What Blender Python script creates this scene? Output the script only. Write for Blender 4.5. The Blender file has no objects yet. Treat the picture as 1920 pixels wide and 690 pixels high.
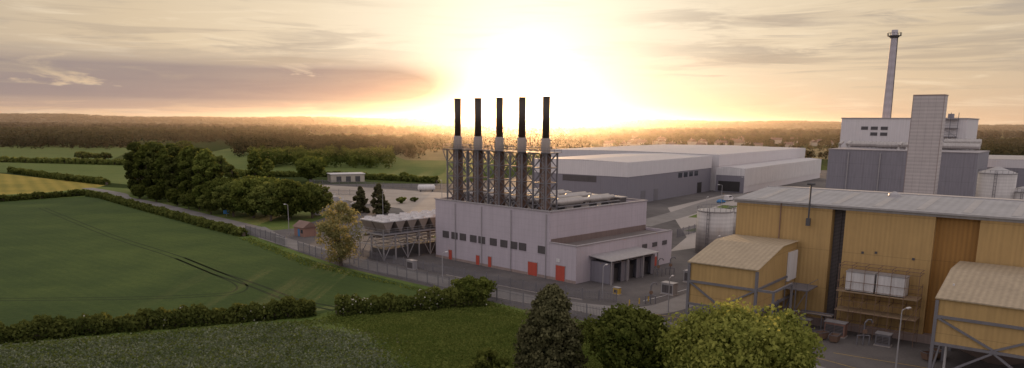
import bpy, math
import numpy as np
from mathutils import Vector, Matrix
rng=np.random.default_rng(7)
sc=bpy.context.scene
COL=sc.collection
# ------------------------------------------------------------------ materials
def nodes(name):
    m=bpy.data.materials.new(name); m.use_nodes=True
    nt=m.node_tree; nt.nodes.clear()
    o=nt.nodes.new('ShaderNodeOutputMaterial'); return m,nt,o
def N(nt,t,**k):
    n=nt.nodes.new(t)
    for a,b in k.items(): setattr(n,a,b)
    return n
def math_(nt,op,a,b=None,c=None):
    n=N(nt,'ShaderNodeMath',operation=op)
    for i,v in enumerate((a,b,c)):
        if v is None: continue
        if isinstance(v,(int,float)): n.inputs[i].default_value=v
        else: nt.links.new(v,n.inputs[i])
    return n.outputs[0]
def mixc(nt,f,a,b,mode='MIX'):
    n=N(nt,'ShaderNodeMix',data_type='RGBA',blend_type=mode)
    for i,v in ((0,f),(6,a),(7,b)):
        if isinstance(v,(int,float)): n.inputs[i].default_value=v
        elif isinstance(v,tuple): n.inputs[i].default_value=(*v[:3],1)
        else: nt.links.new(v,n.inputs[i])
    return n.outputs[2]
def smat(name,col,rough=.7,metal=0,var=.18,vscale=.35,corr=None,grid=None,hband=None,streak=.25,bump=.0,col2=None):
    """painted / clad / concrete surface: colour noise, rain streaks, optional corrugation and panel joints"""
    m,nt,o=nodes(name)
    b=N(nt,'ShaderNodeBsdfPrincipled'); nt.links.new(b.outputs[0],o.inputs[0])
    b.inputs['Roughness'].default_value=rough; b.inputs['Metallic'].default_value=metal
    tc=N(nt,'ShaderNodeTexCoord'); sep=N(nt,'ShaderNodeSeparateXYZ'); nt.links.new(tc.outputs['Object'],sep.inputs[0])
    u=math_(nt,'ADD',sep.outputs[0],sep.outputs[1])
    n1=N(nt,'ShaderNodeTexNoise'); n1.inputs['Scale'].default_value=vscale; n1.inputs['Detail'].default_value=6; n1.inputs['Roughness'].default_value=.65
    nt.links.new(tc.outputs['Object'],n1.inputs['Vector'])
    mp=N(nt,'ShaderNodeMapping'); mp.inputs['Scale'].default_value=(2.2,2.2,.12); nt.links.new(tc.outputs['Object'],mp.inputs[0])
    n2=N(nt,'ShaderNodeTexNoise'); n2.inputs['Scale'].default_value=1; n2.inputs['Detail'].default_value=4; nt.links.new(mp.outputs[0],n2.inputs['Vector'])
    k=math_(nt,'MULTIPLY_ADD',n1.outputs[0],var*2,1-var)
    s=math_(nt,'MULTIPLY_ADD',n2.outputs[0],streak*2,1-streak)
    k=math_(nt,'MULTIPLY',k,s)
    h=None
    if corr:
        p,amt=corr[0],corr[1]
        src=u if len(corr)<3 else sep.outputs[corr[2]]
        w=math_(nt,'SINE',math_(nt,'MULTIPLY',src,2*math.pi/p))
        k=math_(nt,'MULTIPLY',k,math_(nt,'MULTIPLY_ADD',w,amt,1-amt)); h=w  # rib light and dark painted into the colour, matching the bump wave
    if grid:
        pu,pz,wd,dk=grid
        a=math_(nt,'LESS_THAN',math_(nt,'FRACT',math_(nt,'DIVIDE',u,pu)),wd/pu)
        c=math_(nt,'LESS_THAN',math_(nt,'FRACT',math_(nt,'DIVIDE',sep.outputs[2],pz)),wd/pz)
        g=math_(nt,'MAXIMUM',a,c)
        k=math_(nt,'MULTIPLY',k,math_(nt,'MULTIPLY_ADD',g,-dk,1.0))
    if hband:
        p,amt=hband
        w=math_(nt,'SINE',math_(nt,'MULTIPLY',sep.outputs[2],2*math.pi/p))
        k=math_(nt,'MULTIPLY',k,math_(nt,'MULTIPLY_ADD',w,amt,1-amt))
    base=mixc(nt,n1.outputs[0],col,col2) if col2 else col
    vv=N(nt,'ShaderNodeCombineColor'); 
    for i in range(3): nt.links.new(k,vv.inputs[i])
    c=mixc(nt,1.0,base,vv.outputs[0],'MULTIPLY')
    nt.links.new(c,b.inputs['Base Color'])
    if h is not None:
        bp=N(nt,'ShaderNodeBump'); bp.inputs['Strength'].default_value=.3; bp.inputs['Distance'].default_value=.04
        nt.links.new(h,bp.inputs['Height']); nt.links.new(bp.outputs[0],b.inputs['Normal'])
    elif bump:
        n3=N(nt,'ShaderNodeTexNoise'); n3.inputs['Scale'].default_value=vscale*8; n3.inputs['Detail'].default_value=5; nt.links.new(tc.outputs['Object'],n3.inputs['Vector'])
        bp=N(nt,'ShaderNodeBump'); bp.inputs['Strength'].default_value=bump; bp.inputs['Distance'].default_value=.3
        nt.links.new(n3.outputs[0],bp.inputs['Height']); nt.links.new(bp.outputs[0],b.inputs['Normal'])
    return m
def gmat(name,cols,scales=(.02,.15,1.2),bump=.6,bd=.25,rows=None,rough=.95,spec=.15):
    """ground cover: three scales of noise between several colours, optional drill rows"""
    m,nt,o=nodes(name)
    b=N(nt,'ShaderNodeBsdfPrincipled'); nt.links.new(b.outputs[0],o.inputs[0]); b.inputs['Roughness'].default_value=rough
    b.inputs['Specular IOR Level'].default_value=spec
    tc=N(nt,'ShaderNodeTexCoord'); outs=[]
    for s in scales:
        n=N(nt,'ShaderNodeTexNoise'); n.inputs['Scale'].default_value=s; n.inputs['Detail'].default_value=5; n.inputs['Roughness'].default_value=.6
        nt.links.new(tc.outputs['Object'],n.inputs['Vector']); outs.append(n.outputs[0])
    f=math_(nt,'ADD',math_(nt,'MULTIPLY',outs[0],.5),math_(nt,'ADD',math_(nt,'MULTIPLY',outs[1],.3),math_(nt,'MULTIPLY',outs[2],.25)))
    if rows:
        ang,p,amt=rows
        sep=N(nt,'ShaderNodeSeparateXYZ'); nt.links.new(tc.outputs['Object'],sep.inputs[0])
        uu=math_(nt,'ADD',math_(nt,'MULTIPLY',sep.outputs[0],math.cos(ang)),math_(nt,'MULTIPLY',sep.outputs[1],math.sin(ang)))
        uu=math_(nt,'ADD',uu,math_(nt,'MULTIPLY',outs[1],1.5))
        w=math_(nt,'SINE',math_(nt,'MULTIPLY',uu,2*math.pi/p)); f=math_(nt,'ADD',f,math_(nt,'MULTIPLY',w,amt))
    r=N(nt,'ShaderNodeValToRGB'); nt.links.new(f,r.inputs[0])
    el=r.color_ramp.elements; n=len(cols)
    while len(el)<n: el.new(.5)
    for i,c in enumerate(cols):
        el[i].position=.40+.24*i/(n-1); el[i].color=(*c,1)
    nt.links.new(r.outputs[0],b.inputs['Base Color'])
    bp=N(nt,'ShaderNodeBump'); bp.inputs['Strength'].default_value=bump; bp.inputs['Distance'].default_value=bd
    nt.links.new(outs[2],bp.inputs['Height']); nt.links.new(bp.outputs[0],b.inputs['Normal'])
    return m
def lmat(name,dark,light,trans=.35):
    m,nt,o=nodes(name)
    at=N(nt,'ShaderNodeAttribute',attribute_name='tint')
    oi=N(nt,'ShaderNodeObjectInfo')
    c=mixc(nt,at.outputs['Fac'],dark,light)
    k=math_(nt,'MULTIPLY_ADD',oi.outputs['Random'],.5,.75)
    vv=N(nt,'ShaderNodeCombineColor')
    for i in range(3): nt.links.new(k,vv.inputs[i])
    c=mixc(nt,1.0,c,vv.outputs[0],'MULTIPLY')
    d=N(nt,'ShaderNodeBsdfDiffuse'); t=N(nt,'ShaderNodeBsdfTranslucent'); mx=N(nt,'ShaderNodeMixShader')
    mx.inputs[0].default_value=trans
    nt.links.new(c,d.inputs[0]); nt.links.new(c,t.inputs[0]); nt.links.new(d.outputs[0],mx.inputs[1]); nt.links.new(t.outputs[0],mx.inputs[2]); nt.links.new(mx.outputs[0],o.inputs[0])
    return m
M={}
M['lilac']=smat('pale_render',(.44,.385,.43),var=.10,streak=.14,grid=(2.4,1.2,.05,.14))
M['lilac_clad']=smat('pale_cladding',(.45,.395,.435),var=.10,streak=.14,grid=(6.03,30,.08,.25))
M['parapet']=smat('grey_coping',(.31,.28,.29),var=.1)
M['roofdark']=smat('bitumen_roof',(.14,.115,.11),var=.3,vscale=.3)
M['louvre']=smat('louvre_grey',(.14,.12,.125),hband=(.22,.45))
M['red']=smat('red_paint',(.42,.065,.04),var=.15,streak=.15)
M['redtrim']=smat('brown_flashing',(.17,.12,.11))
M['black']=smat('black_steel',(.045,.028,.02),rough=.55,var=.3)
M['flue']=smat('rusty_brown_flue',(.14,.075,.052),rough=.55,var=.3,hband=(1.1,.15))
M['silver']=smat('aluminium_jacket',(.44,.405,.39),rough=.5,metal=.35,var=.18,hband=(1.0,.06))
M['collar']=smat('dull_aluminium',(.27,.225,.20),rough=.5,metal=.2,var=.25)
M['galv']=smat('galvanised_steel',(.34,.32,.33),rough=.5,metal=.3,var=.15)
M['steel']=smat('painted_steel_grey',(.15,.14,.155),rough=.6,var=.2)
M['dsteel']=smat('dark_steel',(.07,.065,.07),rough=.6,var=.2)
M['whiteclad']=smat('white_cladding',(.60,.56,.57),var=.07,streak=.10,corr=(1.0,.02))
M['greyclad']=smat('grey_cladding',(.20,.185,.215),var=.08,streak=.08,corr=(1.0,.02),grid=(12,40,.12,.3))
M['greyplant']=smat('plant_grey_cladding',(.225,.21,.24),var=.1,corr=(1.1,.03),grid=(7,5.5,.12,.2))
M['whiteroof']=smat('pale_roof_sheet',(.48,.45,.46),var=.14,corr=(2.2,.04,0))
M['yel']=smat('yellow_cladding',(.43,.275,.11),var=.13,streak=.2,corr=(.62,.035),grid=(400,6.2,.10,.22))
M['ochre']=smat('ochre_cladding',(.34,.17,.042),var=.14,streak=.22,corr=(.62,.09),grid=(400,6.2,.10,.25))
M['yroof']=smat('weathered_roof_sheet',(.32,.305,.31),var=.28,streak=.12,vscale=.25,corr=(1.2,.05,0),grid=(6.0,50,.15,.15))
M['tanroof']=smat('tan_corrugated_roof',(.36,.28,.19),var=.18,corr=(.75,.07,0))
M['plinth']=smat('stained_concrete_plinth',(.28,.21,.19),var=.25)
M['conc']=smat('concrete_yard',(.31,.27,.25),var=.22,vscale=.06,bump=.1)
M['dark']=smat('bay_shade_and_black',(.03,.026,.026))
M['trans']=smat('translucent_sheeting',(.50,.445,.435),var=.14,streak=.14,grid=(2.2,3.5,.10,.25),hband=(1.16,.09))
M['pchim']=smat('mauve_chimney_paint',(.42,.38,.41),var=.12,hband=(3.5,.06))
M['brick']=smat('red_brick',(.24,.13,.10),var=.2)
M['tile']=smat('roof_tile',(.17,.10,.08),var=.25)
M['cream']=smat('cream_render',(.44,.38,.32),var=.15)
M['glass']=smat('dark_glass',(.03,.035,.045),rough=.15,var=.1)
M['blue']=smat('blue_paint',(.04,.16,.35))
M['whitep']=smat('white_paint',(.60,.57,.57),var=.12)
M['yellowp']=smat('yellow_line_paint',(.50,.33,.06),var=.3)
M['bark']=smat('bark',(.10,.072,.055),var=.35,vscale=2)
M['wood']=smat('scaffold_boards',(.30,.21,.13),var=.3)
M['rust']=smat('rusty_tube',(.19,.115,.08),var=.3)
M['asph']=gmat('asphalt',[(.075,.066,.066),(.11,.098,.097),(.155,.138,.13)],scales=(.03,.2,3),bump=.2,bd=.02,rough=.8)
M['road']=gmat('worn_road',[(.15,.135,.13),(.20,.182,.175),(.25,.23,.22)],scales=(.04,.3,3),bump=.15,bd=.02,rough=.75)
M['yard']=gmat('pale_gravel_yard',[(.27,.23,.20),(.35,.30,.26),(.43,.37,.32)],scales=(.02,.1,1.5),bump=.2,bd=.05)
M['crop']=gmat('winter_wheat',[(.034,.056,.014),(.050,.076,.018),(.076,.104,.024)],scales=(.014,.07,1.2),bump=.5,bd=.25,rows=(.9,2.4,.012))
M['grass']=gmat('rough_grass',[(.07,.095,.02),(.11,.145,.03),(.16,.18,.045),(.19,.165,.08)],scales=(.05,.24,2.0),bump=.9,bd=.3)
M['verge']=gmat('grass_verge',[(.07,.10,.022),(.10,.14,.03),(.15,.165,.05)],scales=(.05,.3,2.0),bump=.7)
M['bean']=gmat('low_leafy_crop',[(.06,.085,.03),(.10,.125,.05),(.16,.17,.095),(.20,.185,.12)],scales=(.06,.3,2.4),bump=1,bd=.35,rows=(2.4,1.6,.015))
M['yfield']=gmat('ripening_field',[(.19,.165,.032),(.28,.22,.042),(.36,.27,.06)],scales=(.012,.06,.7),rows=(.6,6,.05))
M['gfield']=gmat('pasture_field',[(.07,.095,.022),(.10,.13,.03),(.13,.155,.04)],scales=(.006,.05,.5))
M['dfield']=gmat('dry_field',[(.12,.10,.045),(.17,.14,.065),(.23,.18,.09)],scales=(.006,.05,.5))
M['track']=gmat('wheel_track_soil',[(.022,.032,.011),(.034,.045,.016)],scales=(.05,.5,3))
M['bare']=gmat('bare_earth',[(.09,.11,.045),(.14,.135,.07),(.18,.155,.10)],scales=(.2,.8,3))
M['fill']=gmat('field_margin',[(.075,.10,.028),(.11,.13,.038),(.15,.155,.06)],scales=(.06,.4,2.5),bump=.8)
def country():
    m,nt,o=nodes('distant_farmland'); b=N(nt,'ShaderNodeBsdfDiffuse'); nt.links.new(b.outputs[0],o.inputs[0])
    tc=N(nt,'ShaderNodeTexCoord'); v=N(nt,'ShaderNodeTexVoronoi'); v.inputs['Scale'].default_value=.0032
    nz=N(nt,'ShaderNodeTexNoise'); nz.inputs['Scale'].default_value=.05; nz.inputs['Detail'].default_value=6
    nt.links.new(tc.outputs['Object'],v.inputs['Vector']); nt.links.new(tc.outputs['Object'],nz.inputs['Vector'])
    s=N(nt,'ShaderNodeSeparateColor'); nt.links.new(v.outputs['Color'],s.inputs[0])
    r=N(nt,'ShaderNodeValToRGB'); r.color_ramp.interpolation='CONSTANT'
    cs=[(0,(.045,.058,.022)),(.3,(.07,.085,.03)),(.5,(.05,.065,.03)),(.65,(.11,.09,.045)),(.8,(.08,.09,.034)),(.92,(.15,.12,.065))]
    el=r.color_ramp.elements
    while len(el)<len(cs): el.new(.5)
    for e,(p,c) in zip(el,cs): e.position=p; e.color=(*c,1)
    nt.links.new(s.outputs[0],r.inputs[0])
    k=math_(nt,'MULTIPLY_ADD',nz.outputs[0],.6,.7); vv=N(nt,'ShaderNodeCombineColor')
    for i in range(3): nt.links.new(k,vv.inputs[i])
    nt.links.new(mixc(nt,1.0,r.outputs[0],vv.outputs[0],'MULTIPLY'),b.inputs[0]); return m
M['country']=country()
M['hillside']=gmat('wooded_hillside',[(.030,.028,.016),(.045,.040,.022),(.06,.05,.028)],scales=(.0015,.01,.06),bump=1,bd=6)
M['lf_dark']=lmat('dark_foliage',(.034,.046,.014),(.13,.14,.038))
M['lf_mid']=lmat('green_foliage',(.048,.070,.016),(.175,.19,.045))
M['lf_light']=lmat('bright_spring_foliage',(.095,.125,.024),(.34,.34,.085),.42)
M['lf_pale']=lmat('pale_olive_foliage',(.17,.16,.06),(.40,.36,.16),.5)
M['lf_con']=lmat('conifer_foliage',(.042,.044,.022),(.13,.12,.06),.2)
M['lf_hedge']=lmat('hedge_foliage',(.045,.066,.018),(.18,.19,.05))
M['lf_far']=lmat('woodland_foliage',(.038,.040,.018),(.066,.060,.027),.22)
M['lf_haze']=lmat('haze_tinted_foliage',(.045,.040,.026),(.062,.052,.033),.22)  # distance haze is mixed into these leaf colours
M['lf_crop']=lmat('crop_leaves',(.07,.095,.04),(.30,.30,.21),.3)
M['lf_grass']=lmat('grass_blades',(.08,.115,.024),(.25,.26,.07),.4)
M['blossom']=lmat('white_blossom',(.4,.38,.33),(.65,.6,.52),.3)
# ------------------------------------------------------------------ mesh helpers
class MB:
    def __init__(s): s.v=[];s.f=[];s.m=[]
    def add(s,vs,fs,mi=0):
        n=len(s.v); s.v+= [tuple(map(float,p)) for p in vs]; s.f+=[tuple(n+i for i in f) for f in fs]; s.m+=[mi]*len(fs); return s
    def box(s,x0,x1,y0,y1,z0,z1,mi=0):
        return s.add([(x0,y0,z0),(x1,y0,z0),(x1,y1,z0),(x0,y1,z0),(x0,y0,z1),(x1,y0,z1),(x1,y1,z1),(x0,y1,z1)],
          [(0,3,2,1),(4,5,6,7),(0,1,5,4),(1,2,6,5),(2,3,7,6),(3,0,4,7)],mi)
    def beam(s,p,q,w=.12,mi=0):
        p=Vector(p);q=Vector(q);d=(q-p).normalized(); a=Vector((0,0,1)) if abs(d.z)<.9 else Vector((1,0,0))
        e=d.cross(a).normalized()*w/2; g=d.cross(e).normalized()*w/2
        return s.add([p-e-g,p+e-g,p+e+g,p-e+g,q-e-g,q+e-g,q+e+g,q-e+g],[(0,3,2,1),(4,5,6,7),(0,1,5,4),(1,2,6,5),(2,3,7,6),(3,0,4,7)],mi)
    def tube(s,pts,rs,n=16,mi=0,caps=True):
        """rings along a list of points"""
        base=len(s.v); P=[Vector(p) for p in pts]
        for i,p in enumerate(P):
            d=(P[min(i+1,len(P)-1)]-P[max(i-1,0)]).normalized() if len(P)>1 else Vector((0,0,1))
            a=Vector((0,0,1)) if abs(d.z)<.95 else Vector((1,0,0))
            e=d.cross(a).normalized(); g=d.cross(e).normalized()
            for k in range(n):
                t=2*math.pi*k/n; q=p+(e*math.cos(t)+g*math.sin(t))*rs[i]; s.v.append(tuple(q))
        for i in range(len(P)-1):
            for k in range(n):
                a=base+i*n+k;b=base+i*n+(k+1)%n; s.f.append((a,b,b+n,a+n)); s.m.append(mi)
        if caps:
            s.f.append(tuple(base+k for k in range(n))[::-1]); s.m.append(mi)
            s.f.append(tuple(base+(len(P)-1)*n+k for k in range(n))); s.m.append(mi)
        return s
def mk(name,mb,mats,parent=None,loc=(0,0,0),rz=0,smooth=False,**pr):
    me=bpy.data.meshes.new(name)
    if isinstance(mb,MB):
        me.from_pydata(mb.v,[],mb.f); me.polygons.foreach_set('material_index',mb.m)
        if smooth:
            me.polygons.foreach_set('use_smooth',[len(f)==4 for f in mb.f])
        me.update()
    else: me=mb
    if not me.materials:
        for m in (mats if isinstance(mats,(list,tuple)) else [mats]): me.materials.append(M[m])
    ob=bpy.data.objects.new(name,me); COL.objects.link(ob)
    ob.location=loc; ob.rotation_euler[2]=rz
    if parent: ob.parent=parent
    for k,v in pr.items(): ob[k]=v
    return ob
def empty(name,loc=(0,0,0),rz=0,**pr):
    ob=bpy.data.objects.new(name,None); COL.objects.link(ob); ob.location=loc; ob.rotation_euler[2]=rz; ob.empty_display_size=.5
    for k,v in pr.items(): ob[k]=v
    return ob
def dup(ob,loc,rz=None,scale=None):
    def cp(o,par):
        c=o.copy(); COL.objects.link(c)
        if par: c.parent=par
        for ch in o.children: cp(ch,c)
        return c
    c=cp(ob,None); c.location=loc
    if rz is not None: c.rotation_euler[2]=rz
    if scale is not None: c.scale=scale if isinstance(scale,tuple) else (scale,)*3
    return c
def quads(name,P,A,B,tint):
    n=len(P); V=np.stack([P-A,P-B,P+A,P+B],1).astype(np.float32)
    me=bpy.data.meshes.new(name); me.vertices.add(4*n); me.vertices.foreach_set('co',V.ravel())
    me.loops.add(4*n); me.loops.foreach_set('vertex_index',np.arange(4*n,dtype=np.int32))
    me.polygons.add(n); me.polygons.foreach_set('loop_start',np.arange(0,4*n,4,dtype=np.int32))
    me.update(calc_edges=True)
    at=me.attributes.new('tint','FLOAT','POINT'); at.data.foreach_set('value',np.repeat(np.clip(tint,0,1),4).astype(np.float32))
    return me
def rdir(n,r=None):
    v=rng.normal(size=(n,3)); return v/np.linalg.norm(v,axis=1,keepdims=True)
def leaves(C,R,n,size,ct,flat=1.0):
    """leaf quads spread over the outer part of each clump; C centres, R radii, ct clump tint"""
    k=len(C); d=rdir(k*n); rad=rng.random((k*n,1))**.45
    P=np.repeat(C,n,0)+d*rad*np.repeat(R,n,0)
    nrm=d+rdir(k*n)*.9; nrm/=np.linalg.norm(nrm,axis=1,keepdims=True)
    a=np.cross(nrm,rdir(k*n)); a/=np.linalg.norm(a,axis=1,keepdims=True)+1e-6; b=np.cross(nrm,a)
    s=size*(.6+.8*rng.random((k*n,1)))
    t=np.repeat(ct,n)+ .25*(d[:,2])*1.0 + rng.normal(size=k*n)*.13  # top light painted into the tint: clump tops lighter, undersides darker
    return P,a*s,b*s*.65,t
def crown_pts(kind,h,w,n):
    C=[];R=[]
    for i in range(n):
        if kind=='round':
            d=rdir(1)[0]; r=rng.random()**.33*(.80+.18*rng.random())
            k=1-.25*max(0,-d[2])
            lob=1+.09*math.sin(3*math.atan2(d[1],d[0])+1)+.07*math.sin(5*math.atan2(d[1],d[0]))
            c=np.array([d[0]*w/2*r*k*lob,d[1]*w/2*r*k*lob,h*.53+d[2]*h*.41*r]); rr=w*.10*(.5+1.1*rng.random())
        elif kind=='tall':
            z=rng.random(); ww=w/2*(math.sin(math.pi*min(1,(z*.85+.12)))**.6)
            a=rng.random()*6.28; r=ww*rng.random()**.5*.85
            c=np.array([math.cos(a)*r,math.sin(a)*r,h*(.10+.84*z)]); rr=w*.13*(.6+.8*rng.random())
        else: # conifer: wide skirt, blunt rounded top
            z=rng.random()**1.05; ww=w/2*(1-z**2.2)**.75*(.75+.4*rng.random())
            a=rng.random()*6.28; r=ww*rng.random()**.4*.92
            c=np.array([math.cos(a)*r,math.sin(a)*r,h*(.04+.89*z)]); rr=(w*.125*(1-z*.3))*(.6+.8*rng.random())
        C.append(c); R.append((rr,rr,rr*(.75 if kind!='cone' else .8)))
    return np.array(C),np.array(R)
def tree(name,kind,h,w,nc,nl,ls,mat,loc,rz=0,**pr):
    C,R=crown_pts(kind,h,w,nc)
    ct=.26+.48*rng.random(nc)+.34*(C[:,2]/h-.5)  # clumps higher in the crown painted lighter, as if lit from above
    P,A,B,t=leaves(C,R,nl,ls,ct)
    e=empty(name,loc,rz,**pr)
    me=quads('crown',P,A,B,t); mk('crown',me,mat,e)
    tb=MB(); tr=h*.018+.08
    tz=h*(.92 if kind!='round' else .7)
    tb.tube([(0,0,-.2),(.05*w*.3,0,h*.25),(-.02*w,.02*w,h*.5),(0,0,tz)],[tr*1.4,tr,tr*.7,tr*.15],8)
    for i in range(min(12,nc)):
        c=C[rng.integers(nc)]; z0=max(h*.15,min(tz*.9,c[2]*.6))
        tb.tube([(0,0,z0),tuple(c*np.array([.5,.5,0])+np.array([0,0,(z0+c[2])/2*.98])),tuple(c)],[tr*.45,tr*.3,tr*.08],5)
    mk('trunk',tb,'bark',e)
    return e
def sheet(name,pts,z,mat,**pr):
    b=MB(); b.add([(x,y,z) for x,y in pts],[tuple(range(len(pts)))]); pr.setdefault('kind','structure')
    return mk(name,b,mat,**pr)
def ribbon(name,pts,w,z,mat,hgt=None,**pr):
    P=[Vector((x,y)) for x,y in pts]; b=MB(); vs=[]
    for i,p in enumerate(P):
        d=(P[min(i+1,len(P)-1)]-P[max(i-1,0)]).normalized(); n=Vector((-d.y,d.x))*w/2
        vs+=[(*(p+n),z),(*(p-n),z)]
    fs=[(2*i,2*i+1,2*i+3,2*i+2) for i in range(len(P)-1)]
    if hgt:
        m=len(vs); vs+= [(a,c,z-hgt) for a,c,_ in vs]
        for i in range(len(P)-1):
            fs+=[(2*i,2*i+2,m+2*i+2,m+2*i),(2*i+3,2*i+1,m+2*i+1,m+2*i+3)]
    b.add(vs,fs); pr.setdefault('kind','structure')
    return mk(name,b,mat,**pr)
def smoothpath(pts,k=8):
    out=[]; P=[np.array(p,float) for p in pts]; P=[2*P[0]-P[1]]+P+[2*P[-1]-P[-2]]
    for i in range(1,len(P)-2):
        for j in range(k):
            t=j/k; a,b,c,d=P[i-1:i+3]
            out.append(tuple(.5*((2*b)+(-a+c)*t+(2*a-5*b+4*c-d)*t*t+(-a+3*b-3*c+d)*t**3)))
    out.append(tuple(P[-2])); return out
def along(pts,n):
    P=np.array(pts,float); L=np.r_[0,np.cumsum(np.linalg.norm(np.diff(P,axis=0),axis=1))]
    s=np.linspace(0,L[-1],n); return np.c_[np.interp(s,L,P[:,0]),np.interp(s,L,P[:,1])],L[-1]
# ------------------------------------------------------------------ camera
f=1420.;th=math.atan(275/1420);r_=math.radians(.48)
F=Vector((0,math.cos(th),-math.sin(th)));R0=Vector((1,0,0));U0=Vector((0,math.sin(th),math.cos(th)))
Rv=math.cos(r_)*R0+math.sin(r_)*U0;Uv=-math.sin(r_)*R0+math.cos(r_)*U0
cam=bpy.data.cameras.new('camera'); co=bpy.data.objects.new('camera',cam); COL.objects.link(co)
co.matrix_world=Matrix(((Rv.x,Uv.x,-F.x,0),(Rv.y,Uv.y,-F.y,0),(Rv.z,Uv.z,-F.z,32),(0,0,0,1)))
cam.sensor_width=36; cam.lens=36*f/1920; cam.shift_y=159/1920; cam.clip_end=40000; cam.clip_start=.5
sc.camera=co
sc.view_settings.view_transform='Standard'; sc.view_settings.look='None'; sc.view_settings.exposure=0
# ------------------------------------------------------------------ world
SAZ=math.radians(1.0); SEL=math.radians(1.6)
sdir=Vector((math.sin(SAZ)*math.cos(SEL),math.cos(SAZ)*math.cos(SEL),math.sin(SEL)))
w=bpy.data.worlds.new('World'); sc.world=w; w.use_nodes=True; nt=w.node_tree; nt.nodes.clear()
wo=N(nt,'ShaderNodeOutputWorld'); tc=N(nt,'ShaderNodeTexCoord')
vec=tc.outputs['Generated']
nrm=N(nt,'ShaderNodeVectorMath',operation='NORMALIZE'); nt.links.new(vec,nrm.inputs[0]); vec=nrm.outputs[0]
sep=N(nt,'ShaderNodeSeparateXYZ'); nt.links.new(vec,sep.inputs[0])
dt=N(nt,'ShaderNodeVectorMath',operation='DOT_PRODUCT'); nt.links.new(vec,dt.inputs[0]); dt.inputs[1].default_value=sdir
ang=math_(nt,'DIVIDE',math_(nt,'ARCCOSINE',math_(nt,'MINIMUM',dt.outputs['Value'],.999999)),math.pi)
ramp=N(nt,'ShaderNodeValToRGB'); nt.links.new(ang,ramp.inputs[0])
st=[(0,(.74,.70,.60)),(5/180,(.58,.54,.445)),(10/180,(.50,.445,.345)),(17/180,(.42,.35,.255)),(27/180,(.35,.28,.195)),(38/180,(.275,.225,.17)),(55/180,(.46,.43,.43)),(1,(.45,.435,.48))]  # last stops, outside the view, brightened as added fill light
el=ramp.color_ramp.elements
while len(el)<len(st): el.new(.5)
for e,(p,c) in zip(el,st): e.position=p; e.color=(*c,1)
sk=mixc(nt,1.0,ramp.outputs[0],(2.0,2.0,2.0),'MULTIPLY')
def gauss(x,c,s): 
    q=math_(nt,'DIVIDE',math_(nt,'SUBTRACT',x,c),s); return math_(nt,'POWER',2.718,math_(nt,'MULTIPLY',math_(nt,'MULTIPLY',q,q),-1.0))
def sstep(x,a,b):
    n=N(nt,'ShaderNodeMapRange',interpolation_type='SMOOTHSTEP'); nt.links.new(x,n.inputs[0]); n.inputs[1].default_value=a; n.inputs[2].default_value=b; return n.outputs[0]
el_=math_(nt,'ARCSINE',sep.outputs[2]); az_=math_(nt,'ARCTAN2',sep.outputs[0],sep.outputs[1])
hz=math_(nt,'POWER',2.718,math_(nt,'MULTIPLY',math_(nt,'ABSOLUTE',el_),-27.0))
hzc=mixc(nt,sstep(ang,3/180,22/180),(1.08,.62,.26),(.78,.48,.29))
sk=mixc(nt,math_(nt,'MULTIPLY',hz,.70),sk,hzc)
def cnoise(sa,se,det,off,rough=.55,dist=.6):
    cb=N(nt,'ShaderNodeCombineXYZ'); nt.links.new(math_(nt,'MULTIPLY',az_,sa),cb.inputs[0]); nt.links.new(math_(nt,'MULTIPLY',el_,se),cb.inputs[1]); cb.inputs[2].default_value=off
    n=N(nt,'ShaderNodeTexNoise'); n.inputs['Scale'].default_value=1; n.inputs['Detail'].default_value=det; n.inputs['Roughness'].default_value=rough; n.inputs['Distortion'].default_value=dist
    nt.links.new(cb.outputs[0],n.inputs['Vector']); return n.outputs[0]
c1=cnoise(5,34,8,1.3,.6); c2=cnoise(9,90,7,7.1,.6); c3=cnoise(3,18,5,3.7); c4=cnoise(6,60,8,11.3,.62); c5=cnoise(4.5,75,8,21.7,.6)
sk=mixc(nt,math_(nt,'MULTIPLY',sstep(c2,.50,.70),.34),sk,(1.0,.84,.62))
away=sstep(ang,6/180,18/180)
left=sstep(math_(nt,'MULTIPLY',az_,-1.0),math.radians(1.5),math.radians(10))
bank=math_(nt,'MULTIPLY',gauss(el_,math.radians(2.5),math.radians(1.35)),sstep(c1,.30,.46))
bank=math_(nt,'MINIMUM',math_(nt,'MULTIPLY',math_(nt,'MULTIPLY',bank,left),1.8),1.0)
sk=mixc(nt,math_(nt,'MULTIPLY',bank,math_(nt,'MULTIPLY_ADD',c4,.35,.76)),sk,(.295,.245,.25))
low=math_(nt,'MULTIPLY',math_(nt,'MULTIPLY',gauss(el_,math.radians(.8),math.radians(.5)),sstep(c4,.42,.56)),left)
sk=mixc(nt,math_(nt,'MULTIPLY',low,.65),sk,(.38,.28,.26))
high=math_(nt,'MULTIPLY',math_(nt,'MULTIPLY',sstep(c3,.38,.56),sstep(c4,.40,.58)),math_(nt,'MULTIPLY',away,sstep(el_,math.radians(3),math.radians(5.5))))
sk=mixc(nt,math_(nt,'MULTIPLY',high,.72),sk,(.42,.355,.30))
strk=math_(nt,'MULTIPLY',math_(nt,'MULTIPLY',sstep(c5,.52,.66),away),gauss(el_,math.radians(4.5),math.radians(3.2)))
sk=mixc(nt,math_(nt,'MULTIPLY',strk,.6),sk,(.46,.37,.29))
glow=math_(nt,'POWER',2.718,math_(nt,'MULTIPLY',ang,-180/2.2))
sk=mixc(nt,glow,sk,(3.0,2.4,1.3),'ADD')
ns=N(nt,'ShaderNodeTexSky',sky_type='NISHITA'); ns.sun_disc=False; ns.sun_elevation=SEL; ns.sun_rotation=SAZ; ns.air_density=1.0; ns.dust_density=1
b1=N(nt,'ShaderNodeBackground'); nt.links.new(ns.outputs[0],b1.inputs[0]); b1.inputs[1].default_value=.010
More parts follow.
